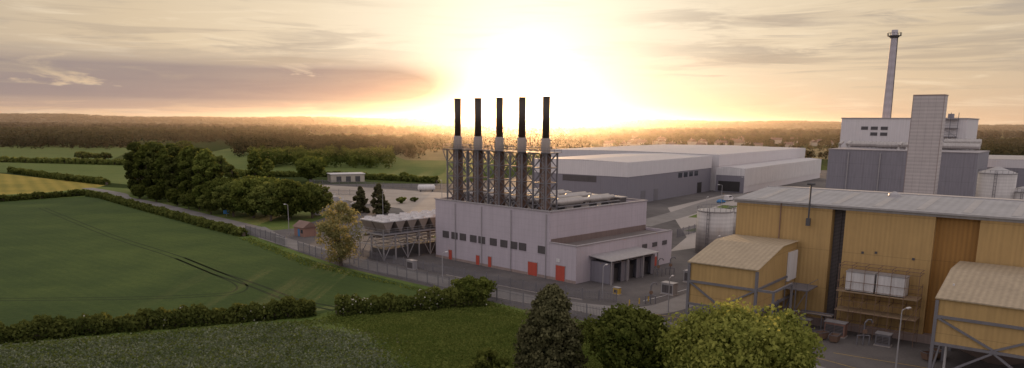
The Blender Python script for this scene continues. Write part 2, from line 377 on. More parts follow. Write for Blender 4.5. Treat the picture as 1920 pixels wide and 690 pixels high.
b2=N(nt,'ShaderNodeBackground'); nt.links.new(sk,b2.inputs[0]); b2.inputs[1].default_value=.98
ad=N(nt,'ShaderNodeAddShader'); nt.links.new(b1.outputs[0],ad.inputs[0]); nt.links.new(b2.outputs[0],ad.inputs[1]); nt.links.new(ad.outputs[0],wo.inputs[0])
sl=bpy.data.lights.new('sun','SUN'); sl.energy=5.0; sl.angle=math.radians(.6); sl.color=(1,.58,.27)
so=bpy.data.objects.new('sun',sl); COL.objects.link(so); so.rotation_euler=sdir.to_track_quat('Z','Y').to_euler()
# evening mist lying over the far country (a real scattering volume beyond the site)
mm,mn,mo=nodes('evening_mist'); vs_=N(mn,'ShaderNodeVolumeScatter'); vs_.inputs['Color'].default_value=(.95,.83,.74,1); vs_.inputs['Density'].default_value=.00009; vs_.inputs['Anisotropy'].default_value=.87
mn.links.new(vs_.outputs[0],mo.inputs['Volume']); M['mist']=mm
mk('haze',MB().box(-6500,6500,470,6800,-1,75),'mist',kind='structure')
# ------------------------------------------------------------------ ground
sheet('ground',[(-15000,-300),(15000,-300),(15000,22000),(-15000,22000)],0,'country')
sheet('pasture',[(-260,90),(140,60),(140,20),(-260,20)],.004,'grass')
sheet('grass',[(-260,90),(60,60),(70,200),(-60,300),(-190,360),(-330,430),(-420,300)],.006,'verge')
sheet('field',[(-230,285),(-199,296),(-178,317),(-168,309),(-140,277),(-109,244),(-76,208),(-44,171),(-24,151),(-11,138),(-29,128),(-33,123),(-80,112),(-150,85),(-330,120),(-360,260)],.012,'crop')
sheet('field',[(-36,117.5),(-31,114),(-28,113.8),(-25,111),(-22.5,110.5),(-20.5,107),(-21,104.5),(-17.5,103.5),(-17.8,100),(-14.5,97.5),(-14.8,94),(-11.5,90),(-12,84),(-9,80),(-4,50),(-90,50),(-180,70),(-150,80),(-80,103)],.012,'bean')
sheet('meadow',[(-33,121),(-20,115),(-13,101),(-9,84),(-4,50),(60,50),(20,113),(2,126),(-10,138),(-28,126)],.010,'grass')
sheet('bare_ground',smoothpath([(-22,114),(-20.5,112),(-18,112.5),(-16.5,110),(-15,108),(-17,107),(-18.5,108.5),(-20.5,109),(-21,111),(-23.5,112)],3),.020,'bare')
ribbon('field_margin',smoothpath([(-150,76),(-110,88),(-75,101.5),(-62,107),(-48,112.5),(-36,117),(-28,119)]),3.2,.016,'fill')
ribbon('field_margin',smoothpath([(-112,95.5),(-75,110.5),(-62,116),(-48,121.5),(-36,126),(-28,130),(-12,137)]),2.6,.016,'fill')
sheet('field',[(-420,400),(-301,447),(-200,373),(-196,356),(-206,330),(-240,300),(-420,290)],.010,'yfield')
sheet('field',[(-560,600),(-270,535),(-150,430),(-190,376),(-301,452),(-700,600)],.010,'gfield')
sheet('field',[(-900,1150),(-612,1098),(-407,822),(-300,560),(-720,660)],.010,'gfield')
sheet('field',[(-260,560),(-110,440),(-30,400),(0,620),(-90,760),(-330,900)],.010,'gfield')
sheet('field',[(-90,640),(-40,640),(60,900),(-160,900)],.014,'dfield')
sheet('field',[(260,900),(420,1050),(600,1050),(500,700),(300,700)],.010,'dfield')
sheet('field',[(1500,3300),(2300,3900),(2700,3600),(1900,3000)],.010,'yfield')
def tw(pts,w=.5,gap=1.9):
    P=smoothpath(pts,6); V=[Vector(p) for p in P]
    for sgn in (-1,1):
        Q=[]
        for i,p in enumerate(V):
            d=(V[min(i+1,len(V)-1)]-V[max(i-1,0)]).normalized(); Q.append(tuple(p+Vector((-d.y,d.x))*gap/2*sgn))
        ribbon('wheel_track',Q,w,.018,'track')
tw([(-171,274),(-114,211),(-81,178),(-64,159),(-54,147),(-52,140),(-56,137),(-70,134),(-100,132),(-140,134)],.4)
tw([(-78,175),(-64,159),(-51,146),(-40,134),(-33,129),(-30,127)],.7)
# compound
sheet('compound_pavement',[(-77,216),(-53,185),(-38,166),(-24,153),(-10,140),(2,128),(14,119),(20,116),(28,104),(36,92),(50,70),(120,60),(230,180),(330,330),(320,560),(40,520),(-29,400),(-104,389),(-85,333),(-62,262),(-66,226)],.022,'asph')
sheet('yard',[(-104,389),(-29,346),(20,352),(34,330),(30,262),(12,230),(-14,215),(-30,240),(-42,282),(-60,300),(-85,333)],.027,'yard')
sheet('yard',[(50,215),(40,190),(60,205),(92,262),(115,340),(98,350),(60,292)],.027,'conc')
ribbon('service_road',smoothpath([(-78,228),(-66,208),(-48,186),(-30,166),(-14,151),(2,137),(13,130),(24,128),(34,138),(44,152),(52,166)]),5.6,.033,'road')
ribbon('service_road',smoothpath([(13,130),(24,118),(34,104),(46,86),(56,72)]),6.0,.037,'road')
ribbon('country_road',smoothpath([(-200,356),(-172,330),(-160,312),(-143,296),(-120,272),(-98,248),(-80,229),(-72,219)]),5.2,.030,'road')
ribbon('access_road',smoothpath([(40,240),(62,275),(86,318),(110,352),(150,380)]),9,.033,'road')
ribbon('kerb',[(-70,207),(-50,183),(-32,163),(-16,148),(0,134.3),(12,126.6)],.2,.15,'conc',hgt=.13)
ribbon('kerb',[(-14,157.6),(-5,149.6),(5,140.9),(13,135.6)],.2,.15,'conc',hgt=.13)
ribbon('lane_line',smoothpath([(22,127),(30,121),(38,108),(50,92)]),.12,.042,'yellowp')
ribbon('lane_line',[(46,104),(58,96),(64,90)],.14,.042,'yellowp')
ribbon('lane_line',smoothpath([(24,135),(33,144),(43,156)]),.14,.042,'whitep')
sheet('verge',[(52,228),(60,222),(72,240),(66,246)],.034,'verge')
sheet('verge',[(-16,203),(-6,212),(-14,222),(-24,212)],.034,'verge')
sheet('verge',[(61,262),(66,260),(90,300),(84,303)],.038,'verge')
# ------------------------------------------------------------------ engine hall
A1=math.radians(-44); HX,HY=7.7,154.5
hall=empty('engine_hall',(HX,HY,0),A1,label="pale lilac grey flat roofed engine hall with lower annex",category="power station building")
b=MB()
b.box(-36.2,0,0,.4,0,13.9); b.box(-36.2,-35.8,.4,34.4,0,13.9); b.box(-.4,0,.4,34.4,0,13.9); b.box(-36.2,0,34.4,34.8,0,13.9)
mk('wall',b,'lilac',hall)
mk('roof',MB().box(-35.8,-.4,.4,34.4,12.9,13.2),'roofdark',hall)
b=MB(); b.box(-36.4,.2,-.15,.5,13.9,14.15); b.box(-36.4,-35.7,.5,34.3,13.9,14.15); b.box(-.5,.2,.5,34.3,13.9,14.15); b.box(-36.4,.2,34.3,34.95,13.9,14.15)
mk('roof_coping',b,'parapet',hall)
an=MB(); an.box(.003,7.2,0,.35,0,7.6); an.box(6.85,7.2,.35,34.7,0,7.6); an.box(.003,7.2,34.7,35.05,0,7.6)
mk('annex_wall',an,'lilac_clad',hall)
mk('annex_roof',MB().box(.003,6.85,.35,34.7,6.8,7.0),'roofdark',hall)
b=MB(); b.box(.003,7.35,-.12,.45,7.6,7.8); b.box(6.8,7.35,.45,34.6,7.6,7.8); mk('roof_coping',b,'parapet',hall)
mk('flashing',MB().box(.003,.15,.5,34.5,7.0,8.3),'redtrim',hall)
for t in (3.7,6.8,9.7,13.2,16,19.7,23,26.0,28.6,34.1):
    x=-36.2+t; ww=1.05
    q=MB().box(x-ww,x+ww,-.12,-.003,5.1,6.7); mk('louvre',q,'louvre',hall)
for t,wd,hh in ((5.3,.55,2.3),(14.7,.55,2.2),(18.6,.5,2.4),(31.6,1.3,2.9),(39.3,1.2,3.2)):
    x=-36.2+t; d=MB().box(x-wd,x+wd,-.10,-.003,.1,hh); dd=mk('door',d,'red',hall)
    mk('door_frame',MB().box(x-wd-.12,x+wd+.12,-.06,-.003,hh,hh+.14).box(x-wd-.12,x-wd-.003,-.06,-.003,0,hh).box(x+wd+.003,x+wd+.12,-.06,-.003,0,hh),'galv',dd)
for x in (-.9,-20.2,-29,-11): mk('drain_pipe',MB().tube([(x,-.2,.1),(x,-.2,13.5)],[.09,.09],8),'galv',hall)
mk('plinth',MB().box(-36.25,7.2,-.05,-.003,0,.6),'plinth',hall)
mk('door_sign',MB().box(2.0,2.9,-.09,-.003,3.9,4.6),'whitep',hall)
for y,h_ in ((24.5,2.2),(28,2.2)): mk('door',MB().box(7.203,7.3,y,y+1.1,.1,h_),'red' if y>26 else 'louvre',hall)
for y in (23,27,31): mk('louvre',MB().box(7.203,7.32,y,y+1.8,4.6,5.6),'louvre',hall)
for i in range(3):
    y0=4.6+i*5.4
    bay=MB(); bay.box(7.2,12.2,y0,y0+.2,0,4.3); bay.box(7.2,12.2,y0+5.0,y0+5.2,0,4.3); bay.box(7.2,12.2,y0+.2,y0+5.0,4.15,4.3)
    bay.box(12.0,12.2,y0+.2,y0+1.3,0,4.15); bay.box(12.0,12.2,y0+3.9,y0+5.0,0,4.15)
    mk('transformer_bay',bay,'greyclad',hall)
    mk('bay_interior',MB().box(7.25,7.4,y0+.25,y0+4.95,.1,4.0).box(8.4,11.2,y0+1.0,y0+4.1,0,2.9).box(8.8,10.8,y0+1.4,y0+3.7,2.9,3.4),'dsteel',hall)
cn=MB(); cn.add([(7.25,4.0,5.4),(13.0,4.0,4.9),(13.0,21,4.9),(7.25,21,5.4),(7.25,4.0,5.25),(13.0,4.0,4.75),(13.0,21,4.75),(7.25,21,5.25)],[(0,1,2,3),(7,6,5,4),(0,4,5,1),(1,5,6,2),(2,6,7,3),(3,7,4,0)])
mk('canopy',cn,'galv',hall)
for y in (4.3,9.8,15.3,20.7): mk('canopy_post',MB().box(12.7,12.9,y-.1,y+.1,0,4.75),'galv',hall)
# exhaust stacks
st0=None
for i in range(5):
    lx=-31+6.8*i; ly=2.6
    p=Matrix.Rotation(A1,4,'Z')@Vector((lx,ly,0)); loc=(HX+p.x,HY+p.y,13.2)
    if st0 is None:
        s=empty('exhaust_stack',loc,A1,label="tall black exhaust stack in a lattice steel frame on hall roof",category="exhaust stack",group="row of exhaust stacks on the hall roof")
        mk('upper_flue',MB().tube([(0,0,15.6),(0,0,23.8)],[.74,.74],24).tube([(0,0,23.8),(0,0,24.0)],[.8,.8],24),'black',s,smooth=True)
        mk('silencer',MB().tube([(0,0,12.4),(0,0,12.7),(0,0,15.3),(0,0,15.6)],[.95,1.0,1.0,.78],24),'collar',s,smooth=True)
        mk('lower_flue',MB().tube([(0,0,0),(0,0,1.2),(0,0,2.0),(0,0,12.4)],[1.4,1.4,1.2,1.2],24),'flue',s,smooth=True)
        g=MB(); h=12.6; a=1.75
        for sx in (-a,a):
            for sy in (-a,a): g.beam((sx,sy,-.2),(sx,sy,h),.28)
        L=[0.2,3.3,6.4,9.5,h]
        for z in L[1:]:
            g.beam((-a,-a,z),(a,-a,z),.22);g.beam((-a,a,z),(a,a,z),.22);g.beam((-a,-a,z),(-a,a,z),.22);g.beam((a,-a,z),(a,a,z),.22)
        for k in range(4):
            z0,z1=L[k],L[k+1]
            for sy in (-a,a):
                g.beam((-a,sy,z0),(a,sy,z1),.13); g.beam((a,sy,z0),(-a,sy,z1),.13)
            for sx in (-a,a):
                g.beam((sx,-a,z0),(sx,a,z1),.13); g.beam((sx,a,z0),(sx,-a,z1),.13)
        g.beam((-a,-a,h-.2),(-a-1.6,-a,h-.2),.2); g.beam((-a-1.6,-a,h-.2),(-a,-a,9.5),.15)
        mk('lattice_frame',g,'steel',s)
        pf=MB().box(-2.5,2.5,-2.3,2.3,h,h+.1)
        for sx in (-2.45,2.45):
            for sy in (-2.25,0,2.25): pf.beam((sx,sy,h),(sx,sy,h+1.1),.06)
        for z in (.55,1.1):
            pf.beam((-2.45,-2.25,h+z),(2.45,-2.25,h+z),.06);pf.beam((-2.45,2.25,h+z),(2.45,2.25,h+z),.06);pf.beam((-2.45,-2.25,h+z),(-2.45,2.25,h+z),.06);pf.beam((2.45,-2.25,h+z),(2.45,2.25,h+z),.06)
        mk('platform',pf,'steel',s)
        lad=MB()
        for dx in (.9,1.35): lad.beam((dx,-1.95,0),(dx,-1.95,h),.06)
        for z in np.arange(.4,h,.6): lad.beam((.9,-1.95,z),(1.35,-1.95,z),.05)
        mk('ladder',lad,'galv',s)
        st0=s
    else: dup(st0,loc)
for i in range(5):
    lx=-31+6.8*i
    p=Matrix.Rotation(A1,4,'Z')@Vector((lx,5.5,0)); loc=(HX+p.x,HY+p.y,13.2)
    if i==0:
        e=empty('exhaust_duct',loc,A1,label="silver insulated exhaust duct lying on the hall roof",category="duct",group="silver ducts on the hall roof")
        mk('duct_body',MB().tube([(0,-1.6,2.0),(0,1,2.0),(0,1.8,2.0),(0,9,2.0),(0,9.8,2.0),(0,12,2.0),(0,12.6,2.0),(0,19,2.0),(0,19.6,2.0),(0,21,2.0)],[.55,.55,.88,.88,.55,.55,.85,.85,.5,.5],20),'silver',e,smooth=True)
        for y in (2.5,8,13.5,18): mk('saddle',MB().box(-1,1,y-.15,y+.15,-.2,1.3),'dsteel',e)
        mk('cable_tray',MB().box(1.5,2.1,-1,21,1.2,1.35).box(1.7,1.8,2,2.1,0,1.2).box(1.7,1.8,10,10.1,0,1.2).box(1.7,1.8,18,18.1,0,1.2),'steel',e)
        d0=e
    else: dup(d0,loc)
pb=None
for k,(lx,ly) in enumerate([(-30,29),(-22,30),(-13,29.5),(-5,30)]):
    p=Matrix.Rotation(A1,4,'Z')@Vector((lx,ly,0)); loc=(HX+p.x,HY+p.y,13.2)
    if pb is None:
        e=empty('roof_vent',loc,A1,label="grey box shaped roof ventilator with louvred sides",category="vent",group="ventilators on the hall roof")
        mk('casing',MB().box(-1.6,1.6,-1.2,1.2,0,1.5),'louvre',e); mk('cowl',MB().box(-1.8,1.8,-1.4,1.4,1.5,1.75),'galv',e); pb=e
    else: dup(pb,loc)
# ------------------------------------------------------------------ dry coolers
GX,GY=-29.8,173.2
fr=empty('cooler_gantry',(GX,GY,0),A1,label="galvanised steel gantry carrying rows of coolers",category="steel structure")
g=MB()
for y in np.arange(0,32,3.5):
    for x in (-9.5,-4.75,0): g.beam((x,y,0),(x,y,6.0),.24)
    g.beam((-9.5,y,6.1),(0,y,6.1),.3); g.beam((-9.5,y,3.4),(0,y,3.4),.2)
for x in (-9.5,-4.75,0):
    g.beam((x,0,6.1),(x,31.5,6.1),.3); g.beam((x,0,3.4),(x,31.5,3.4),.2)
for y in np.arange(0,28,7): g.beam((0,y,0),(0,y+3.5,6.0),.14); g.beam((0,y+7,0),(0,y+3.5,6.0),.14)
g.beam((-9.5,0,0),(-4.75,0,6.0),.14); g.beam((0,0,0),(-4.75,0,6.0),.14)
mk('frame',g,'galv',fr); 
mk('deck',MB().box(-9.6,.1,-.1,31.6,6.22,6.28),'steel',fr)
mk('pump_skid',MB().box(-8,-2,2,9,0,2.2).box(-8,-2,12,17,0,2.5).box(-7,-3,19,26,0,2.0),'dsteel',fr)
for k,x in enumerate((-8.4,-6.2,-3.4,-1.2)): mk('pipe',MB().tube([(x,.3,5.2-.25*(k%2)),(x,31,5.2-.25*(k%2))],[.24,.24],10),'silver',fr)
rl=MB()
for z in (6.8,7.3):
    rl.beam((.1,0,z),(.1,31.5,z),.07); rl.beam((-9.6,0,z),(.1,0,z),.07)
for y in np.arange(0,31.6,1.75): rl.beam((.1,y,6.2),(.1,y,7.3),.07)
for x in np.arange(-9.6,.1,1.9): rl.beam((x,0,6.2),(x,0,7.3),.07)
mk('handrail',rl,'galv',fr)
c0=None
for j,x in enumerate((-2.4,-7.1)):
    for i in range(9):
        p=Matrix.Rotation(A1,4,'Z')@Vector((x,1.75+i*3.5,0)); loc=(GX+p.x,GY+p.y,6.3)
        if c0 is None:
            e=empty('dry_cooler',loc,A1,label="silver v shaped dry cooler with round fans",category="cooler",group="dry coolers on the gantry")
            q=MB()
            q.add([(-2.1,-1.5,2.6),(2.1,-1.5,2.6),(2.1,-.15,.1),(-2.1,-.15,.1)],[(0,1,2,3)]); q.add([(-2.1,1.5,2.6),(2.1,1.5,2.6),(2.1,.15,.1),(-2.1,.15,.1)],[(0,3,2,1)])
            q.add([(2.1,-1.5,2.6),(2.1,1.5,2.6),(2.1,.15,.1),(2.1,-.15,.1)],[(0,1,2,3)]); q.add([(-2.1,-1.5,2.6),(-2.1,1.5,2.6),(-2.1,.15,.1),(-2.1,-.15,.1)],[(3,2,1,0)])
            mk('coil',q,'collar',e)
            mk('fan_deck',MB().box(-2.2,2.2,-1.6,1.6,2.6,2.85),'whitep',e)
            for fx in (-1.1,1.1):
                mk('fan_cowl',MB().tube([(fx,0,2.85),(fx,0,3.35)],[.98,.9],18,caps=False).tube([(fx,0,3.35),(fx,0,2.9)],[.9,.8],18,caps=False),'whitep',e)
                fb=MB().tube([(fx,0,2.87),(fx,0,3.15)],[.18,.15],8)
                for k in range(5):
                    a=k*2*math.pi/5; fb.add([(fx+.1*math.cos(a),.1*math.sin(a),3.05),(fx+.8*math.cos(a-.25),.8*math.sin(a-.25),2.98),(fx+.8*math.cos(a+.25),.8*math.sin(a+.25),3.12)],[(0,1,2)])
                mk('fan_blade',fb,'galv',e)
            c0=e
        else: dup(c0,loc)
# ------------------------------------------------------------------ warehouses
A3=math.radians(-36)
def shed(name,loc,rz,x0,x1,y0,y1,h,hb,lower,upper,roof,label,cat):
    e=empty(name,loc,rz,label=label,category=cat)
    mk('wall',MB().box(x0,x1,y0,y1,0,hb),lower,e)
    mk('fascia',MB().box(x0-.15,x1+.15,y0-.15,y1+.15,hb,h),upper,e)
    xm=(x0+x1)/2
    rf=MB(); rf.add([(x0,y0,h+.01),(xm,y0,h+.5),(xm,y1,h+.5),(x0,y1,h+.01),(x1,y0,h+.01),(x1,y1,h+.01)],[(0,1,2,3),(1,4,5,2),(0,4,1),(3,2,5)])
    mk('roof',rf,roof,e)
    return e
wh=shed('warehouse',(45,298,0),A3,-45,0,0,86,16.9,11.2,'greyclad','whiteclad','whiteroof',"large grey warehouse with white upper band",'warehouse')
for y in (50,56,62,68):
    mk('window',MB().box(.003,.08,y-2,y+2,8.4,10.6),'glass',wh)
for y in (12,24): mk('loading_door',MB().box(.003,.1,y,y+4,.2,5),'steel',wh)
mk('loading_door',MB().box(.003,.1,70,75,.2,5),'dark',wh)
mk('window_band',MB().box(-30,-14,-.09,-.003,8.5,10.9),'louvre',wh)
w3=shed('warehouse',(109,358,0),A3,-112,-14,3,150,17.4,12,'whiteclad','whiteclad','whiteroof',"long white warehouse behind a grey one",'warehouse')
w2=shed('warehouse',(109,358,0),A3,-13.9,0,0,135,11.4,3.0,'whiteclad','whitep','whiteroof',"low white clad warehouse with open loading bays",'warehouse')
mk('front_wall',MB().box(-13.8,-.1,-.16,-.003,0,8.0),'greyclad',w2)
mk('bay_shade_panel',MB().box(-12.5,-2,-.3,-.165,.5,5.2),'dark',w2)  # solid dark panel: inner shade of the open bay painted as colour
w4=shed('warehouse',(207,345,0),A3,0,90,0,60,17.5,14,'greyplant','whiteclad','yroof',"grey industrial shed with pale roof edge",'warehouse')
# ------------------------------------------------------------------ boiler plant
A2=math.radians(-38)
pl=empty('boiler_house',(131,318,0),A2,label="grey and white stepped boiler house with dark roof vents",category="industrial building")
mk('lower_block',MB().box(0,53.5,0,31.5,0,22),'greyplant',pl)
mk('lower_roof',MB().box(-.2,53.7,-.2,31.7,22,22.3),'parapet',pl)
mk('upper_block',MB().box(-4.5,44.5,32,64,0,34.8),'whiteclad',pl)
mk('upper_roof',MB().box(-4.8,44.8,31.7,64.3,34.8,35.2),'parapet',pl)
for x,z in ((4,30),(8,30),(12,30),(8,27.5),(12,27.5)): mk('louvre',MB().box(x,x+2.8,31.85,31.99,z,z+1.4),'dsteel',pl)
st=MB()
for z in (24,27.5,31,34.5): st.box(36,41.5,29.6,31.9,z,z+.15); st.beam((36,29.7,z+1),(41.5,29.7,z+1),.1)
for x in (36,38.7,41.5): st.beam((x,29.7,22.3),(x,29.7,37.3),.22)
st.beam((36,29.7,24),(41.5,29.7,27.5),.15); st.beam((41.5,29.7,27.5),(36,29.7,31),.15)
mk('stair_tower',st,'steel',pl)
mk('roof_vent',MB().box(36,38.0,40,43,35.2,37.0),'greyplant',pl)
for z,y,x0,x1 in ((23.9,24,2,33),(23.9,19,14,33),(23.9,24,37,51),(25.6,26,38,51)):
    b=MB(); n=int((x1-x0)/1.6)
    b.tube([(x0,y,z),(x1,y,z)],[1.25,1.25],16)
    for k in range(n): b.tube([(x0+.8+k*1.6,y,z),(x0+1.1+k*1.6,y,z)],[1.42,1.42],16)
    mk('duct',b,'silver',pl)
for x in (1,4,24,27): mk('duct',MB().tube([(x,12,22.3),(x,12,24.0),(x+.5,14,25)],[.7,.7,.7],12),'silver',pl)
for x in (8,20): mk('wall_pipe',MB().tube([(x,-.4,0),(x,-.4,21)],[.25,.25],8),'galv',pl)
ch=empty('chimney',(179,371,0),0,label="tall slender grey chimney with ring platform near its top",category="chimney")
mk('shaft',MB().tube([(0,0,0),(0,0,30),(0,0,71.5),(0,0,76)],[2.3,2.0,1.45,1.4],24),'pchim',ch,smooth=True)
pf=MB().tube([(0,0,73.2),(0,0,73.4)],[3.0,3.1],20)
for k in range(12):
    a=k*math.pi/6; pf.beam((3*math.cos(a),3*math.sin(a),73.4),(3*math.cos(a),3*math.sin(a),74.7),.15)
pf.tube([(0,0,74.6),(0,0,74.75)],[3.1,3.1],20,caps=False); pf.tube([(0,0,72.2),(0,0,73.2)],[1.5,2.6],20)
mk('platform',pf,'dsteel',ch)
lb=MB(); lb.beam((1.9,-1.4,5),(1.3,-.9,73),.25); mk('ladder',lb,'dsteel',ch)
tw_=empty('lift_tower',(129,250.5,0),A2,label="tall square tower wrapped in pale translucent sheeting",category="tower")
mk('sheeting',MB().box(0,8.9,0,6,0,41.4),'trans',tw_)
g=MB().box(-.1,9.0,-.1,6.1,41.4,41.75)
mk('top_rim',g,'plinth',tw_)
for x in (-.1,8.9): mk('corner_post',MB().box(x,x+.1,-.1,-.003,0,41.4),'plinth',tw_)
def silo(name,loc,r,h,lab,cone=1.5,grp=None):
    e=empty(name,loc,0,label=lab,category="storage tank")
    if grp: e['group']=grp
    b=MB(); b.tube([(0,0,0),(0,0,h)],[r,r],32)
    mk('shell',b,'silver',e,smooth=True)
    mk('tank_roof',MB().tube([(0,0,h),(0,0,h+.15),(0,0,h+cone)],[r+.1,r+.1,.4],32),'galv',e)
    ld=MB(); a=-2.2
    for da in (-.06,.06): ld.beam(((r+.25)*math.cos(a+da),(r+.25)*math.sin(a+da),0),((r+.25)*math.cos(a+da),(r+.25)*math.sin(a+da),h+1),.1)
    for z in np.arange(.5,h,1.2): ld.beam(((r+.25)*math.cos(a-.06),(r+.25)*math.sin(a-.06),z),((r+.25)*math.cos(a+.06),(r+.25)*math.sin(a+.06),z),.08)
    mk('ladder',ld,'steel',e)
    rl=MB()
    for k in range(20):
        t=k*math.pi/10; rl.beam((r*math.cos(t),r*math.sin(t),h+.1),(r*math.cos(t),r*math.sin(t),h+1.1),.07)
        t2=t+math.pi/10; rl.beam((r*math.cos(t),r*math.sin(t),h+1.1),(r*math.cos(t2),r*math.sin(t2),h+1.1),.07)
    mk('handrail',rl,'steel',e)
silo('storage_silo',(152.6,240,0),5.3,17.5,"large silver storage silo beside the boiler house",2)
silo('storage_silo',(160,238,0),4.2,12,"short silver silo next to a larger one",1.5)
silo('storage_tank',(51,189.5,0),4.5,10.6,"round silver storage tank with ladder and roof rail",.8)
silo('storage_tank',(60.5,197,0),4.0,9.6,"round silver tank behind a similar tank",.8)
# ------------------------------------------------------------------ yellow building (local x along eave, y back)
yb=empty('process_hall',(38,128,0),A2,label="long yellow clad process hall with pale metal roof",category="industrial building")
H1=19.6
mk('wall',MB().box(0,15.5,0,16,1.3,H1),'yel',yb)
mk('wall',MB().box(17.5,29.9,0,16,1.3,H1),'yel',yb)
mk('wall',MB().box(35.5,60,0,16,1.3,H1),'yel',yb)
mk('side_wall',MB().box(.4,59,16,32,1.3,H1),'yel',yb)
mk('recessed_wall',MB().box(29.9,35.5,1.2,16,1.3,H1),'ochre',yb,label="darker ochre recessed wall bay")
mk('glazed_slot',MB().box(15.5,17.5,1.6,16,1.3,H1-.4).box(16.4,16.6,1.4,1.6,1.3,H1-.4),'louvre',yb)
mk('plinth',MB().box(-.1,60,-.15,0,0,1.3).box(-.1,60,0,32,0,1.28),'plinth',yb)
rf=MB(); x0,x1=-.5,60.5
rf.add([(x0,-.5,H1+.05),(x1,-.5,H1+.05),(x1,16,H1+1.1),(x0,16,H1+1.1),(x1,32.5,H1+.05),(x0,32.5,H1+.05)],[(0,1,2,3),(3,2,4,5),(0,3,5),(1,4,2),(0,5,4,1)])
mk('roof',rf,'yroof',yb)
mk('gutter',MB().box(x0,x1,-.75,-.52,H1-.15,H1+.12),'galv',yb)
mk('flashing',MB().box(x0,x1,-.09,-.003,H1-.6,H1-.2),'galv',yb)
mk('ridge_cap',MB().box(x0,x1,15.7,16.3,H1+1.08,H1+1.2),'galv',yb)
for x in (7.5,44.0): mk('drain_pipe',MB().tube([(x,-.2,.2),(x,-.2,H1-.2)],[.1,.1],8),'rust',yb)
mk('vent_pipe',MB().tube([(12.2,-.9,H1-3.2),(12.2,-.9,H1+3.2)],[.14,.14],8).tube([(11.6,-.9,H1+3.2),(12.8,-.9,H1+3.2)],[.2,.2],8).box(11.9,12.5,-1.2,-.6,H1-3.4,H1-2.2),'dsteel',yb)
mk('roof_cowl',MB().tube([(21.5,13,H1+.8),(21.5,13,H1+1.3),(21.5,13,H1+1.7)],[1.0,.9,.2],14),'galv',yb)
for x in np.arange(3,60,6.0): mk('roof_light',MB().add([(x,1,H1+.18),(x+1.1,1,H1+.18),(x+1.1,14.5,H1+1.04),(x,14.5,H1+1.04)],[(0,1,2,3)]),'galv',yb)
for k,(x,z) in enumerate(((20.3,12.5),(22.2,12.7),(27.4,12.3))): mk('wall_vent',MB().box(x,x+.35,-.1,-.003,z,z+.35),'dsteel',yb)
def hopper(x0,x1,lab,dz=0):
    e=empty('transfer_house',(38,128,0),A2,label=lab,category="industrial building",group="yellow transfer houses beside the process hall")
    S,M1,zb,ze,zr=-18,-8.2,5.0,11.4+dz,13.5+dz
    b=MB()
    b.add([(x0,S,zb),(x0,S,ze),(x0,M1,zr),(x0,-.8,zr),(x0,-.8,zb)],[(0,1,2,3,4)])
    b.add([(x1,S,zb),(x1,S,ze),(x1,M1,zr),(x1,-.8,zr),(x1,-.8,zb)],[(4,3,2,1,0)])
    b.add([(x0,S,zb),(x1,S,zb),(x1,S,ze),(x0,S,ze)],[(0,1,2,3)])
    b.add([(x0,-.8,zb),(x1,-.8,zb),(x1,-.8,zr),(x0,-.8,zr)],[(3,2,1,0)])
    b.add([(x0,S,zb),(x1,S,zb),(x1,-.8,zb),(x0,-.8,zb)],[(3,2,1,0)])
    mk('wall',b,'yel',e)
    r=MB(); o=.35
    r.add([(x0-o,S-o,ze+.02),(x1+o,S-o,ze+.02),(x1+o,M1,zr+.15),(x0-o,M1,zr+.15),(x1+o,-.5,zr+.12),(x0-o,-.5,zr+.12),
           (x0-o,S-o,ze-.14),(x1+o,S-o,ze-.14)],[(0,1,2,3),(3,2,4,5),(6,7,1,0)])
    mk('roof',r,'tanroof',e)
    g=MB(); y=S-.12
    for x in (x0-.1,x1+.1):
        g.beam((x,y,0),(x,y,ze-.3),.38); g.beam((x,M1,0),(x,M1,zb+.2),.35); g.beam((x,-2,0),(x,-2,zb+.2),.35)
    for z in (zb+3.4,zb-.1): g.beam((x0,y,z),(x1,y,z),.34)
    xm=(x0+x1)/2
    g.beam((x0,y,zb+3.3),(xm,y,zb+.1),.26); g.beam((x1,y,zb+3.3),(xm,y,zb+.1),.26); g.beam((x0,y,.2),(xm,y,zb-.2),.26); g.beam((x1,y,.2),(xm,y,zb-.2),.26)
    for x in (x0-.1,x1+.12):
        g.beam((x,S,zb+3.4),(x,-1,zb+3.4),.3); g.beam((x,S,zb-.1),(x,-1,zb-.1),.34)
        g.beam((x,S,0),(x,M1,zb),.22); g.beam((x,M1,0),(x,-2,zb),.22)
    g.beam((x1+.1,S,zb+3.4),(x1+2.6,S,zb+3.4),.34); g.beam((x1+2.6,S,zb+3.4),(x1+2.6,S,0),.3); g.beam((x1+2.6,S+8,zb+3.4),(x1+2.6,S+8,0),.3); g.beam((x1+2.6,S,zb+3.4),(x1+2.6,S+8,zb+3.4),.3)
    mk('steel_frame',g,'steel',e)
    mk('hopper_chute',MB().add([(x0+1,S+1,zb-.1),(x1-1,S+1,zb-.1),(x1-1,-3,zb-.1),(x0+1,-3,zb-.1),(xm-1,-11,1.6),(xm+1,-11,1.6),(xm+1,-9,1.6),(xm-1,-9,1.6)],[(0,1,5,4),(1,2,6,5),(2,3,7,6),(3,0,4,7),(7,6,5,4)]),'plinth',e)
    return e
hA=hopper(.4,10.7,"yellow transfer house with tan roof on grey steel legs")
mk('door_panel',MB().box(10.75,11.0,-5,-.9,7.6,12.2),'whitep',hA)
wl=MB().box(10.9,14.5,-6,-.9,6.6,6.75)
for x in (11,12.7,14.4): wl.beam((x,-6,6.7),(x,-6,7.8),.07); wl.beam((x,-6,0),(x,-6,6.6),.16)
wl.beam((11,-6,7.8),(14.5,-6,7.8),.07); wl.beam((14.5,-6,7.8),(14.5,-1,7.8),.07); wl.beam((11,-6,0),(14.4,-6,6.6),.12)
mk('walkway',wl,'steel',hA)
hB=hopper(34.0,47,"yellow transfer house braced with dark steel beams",-.6)
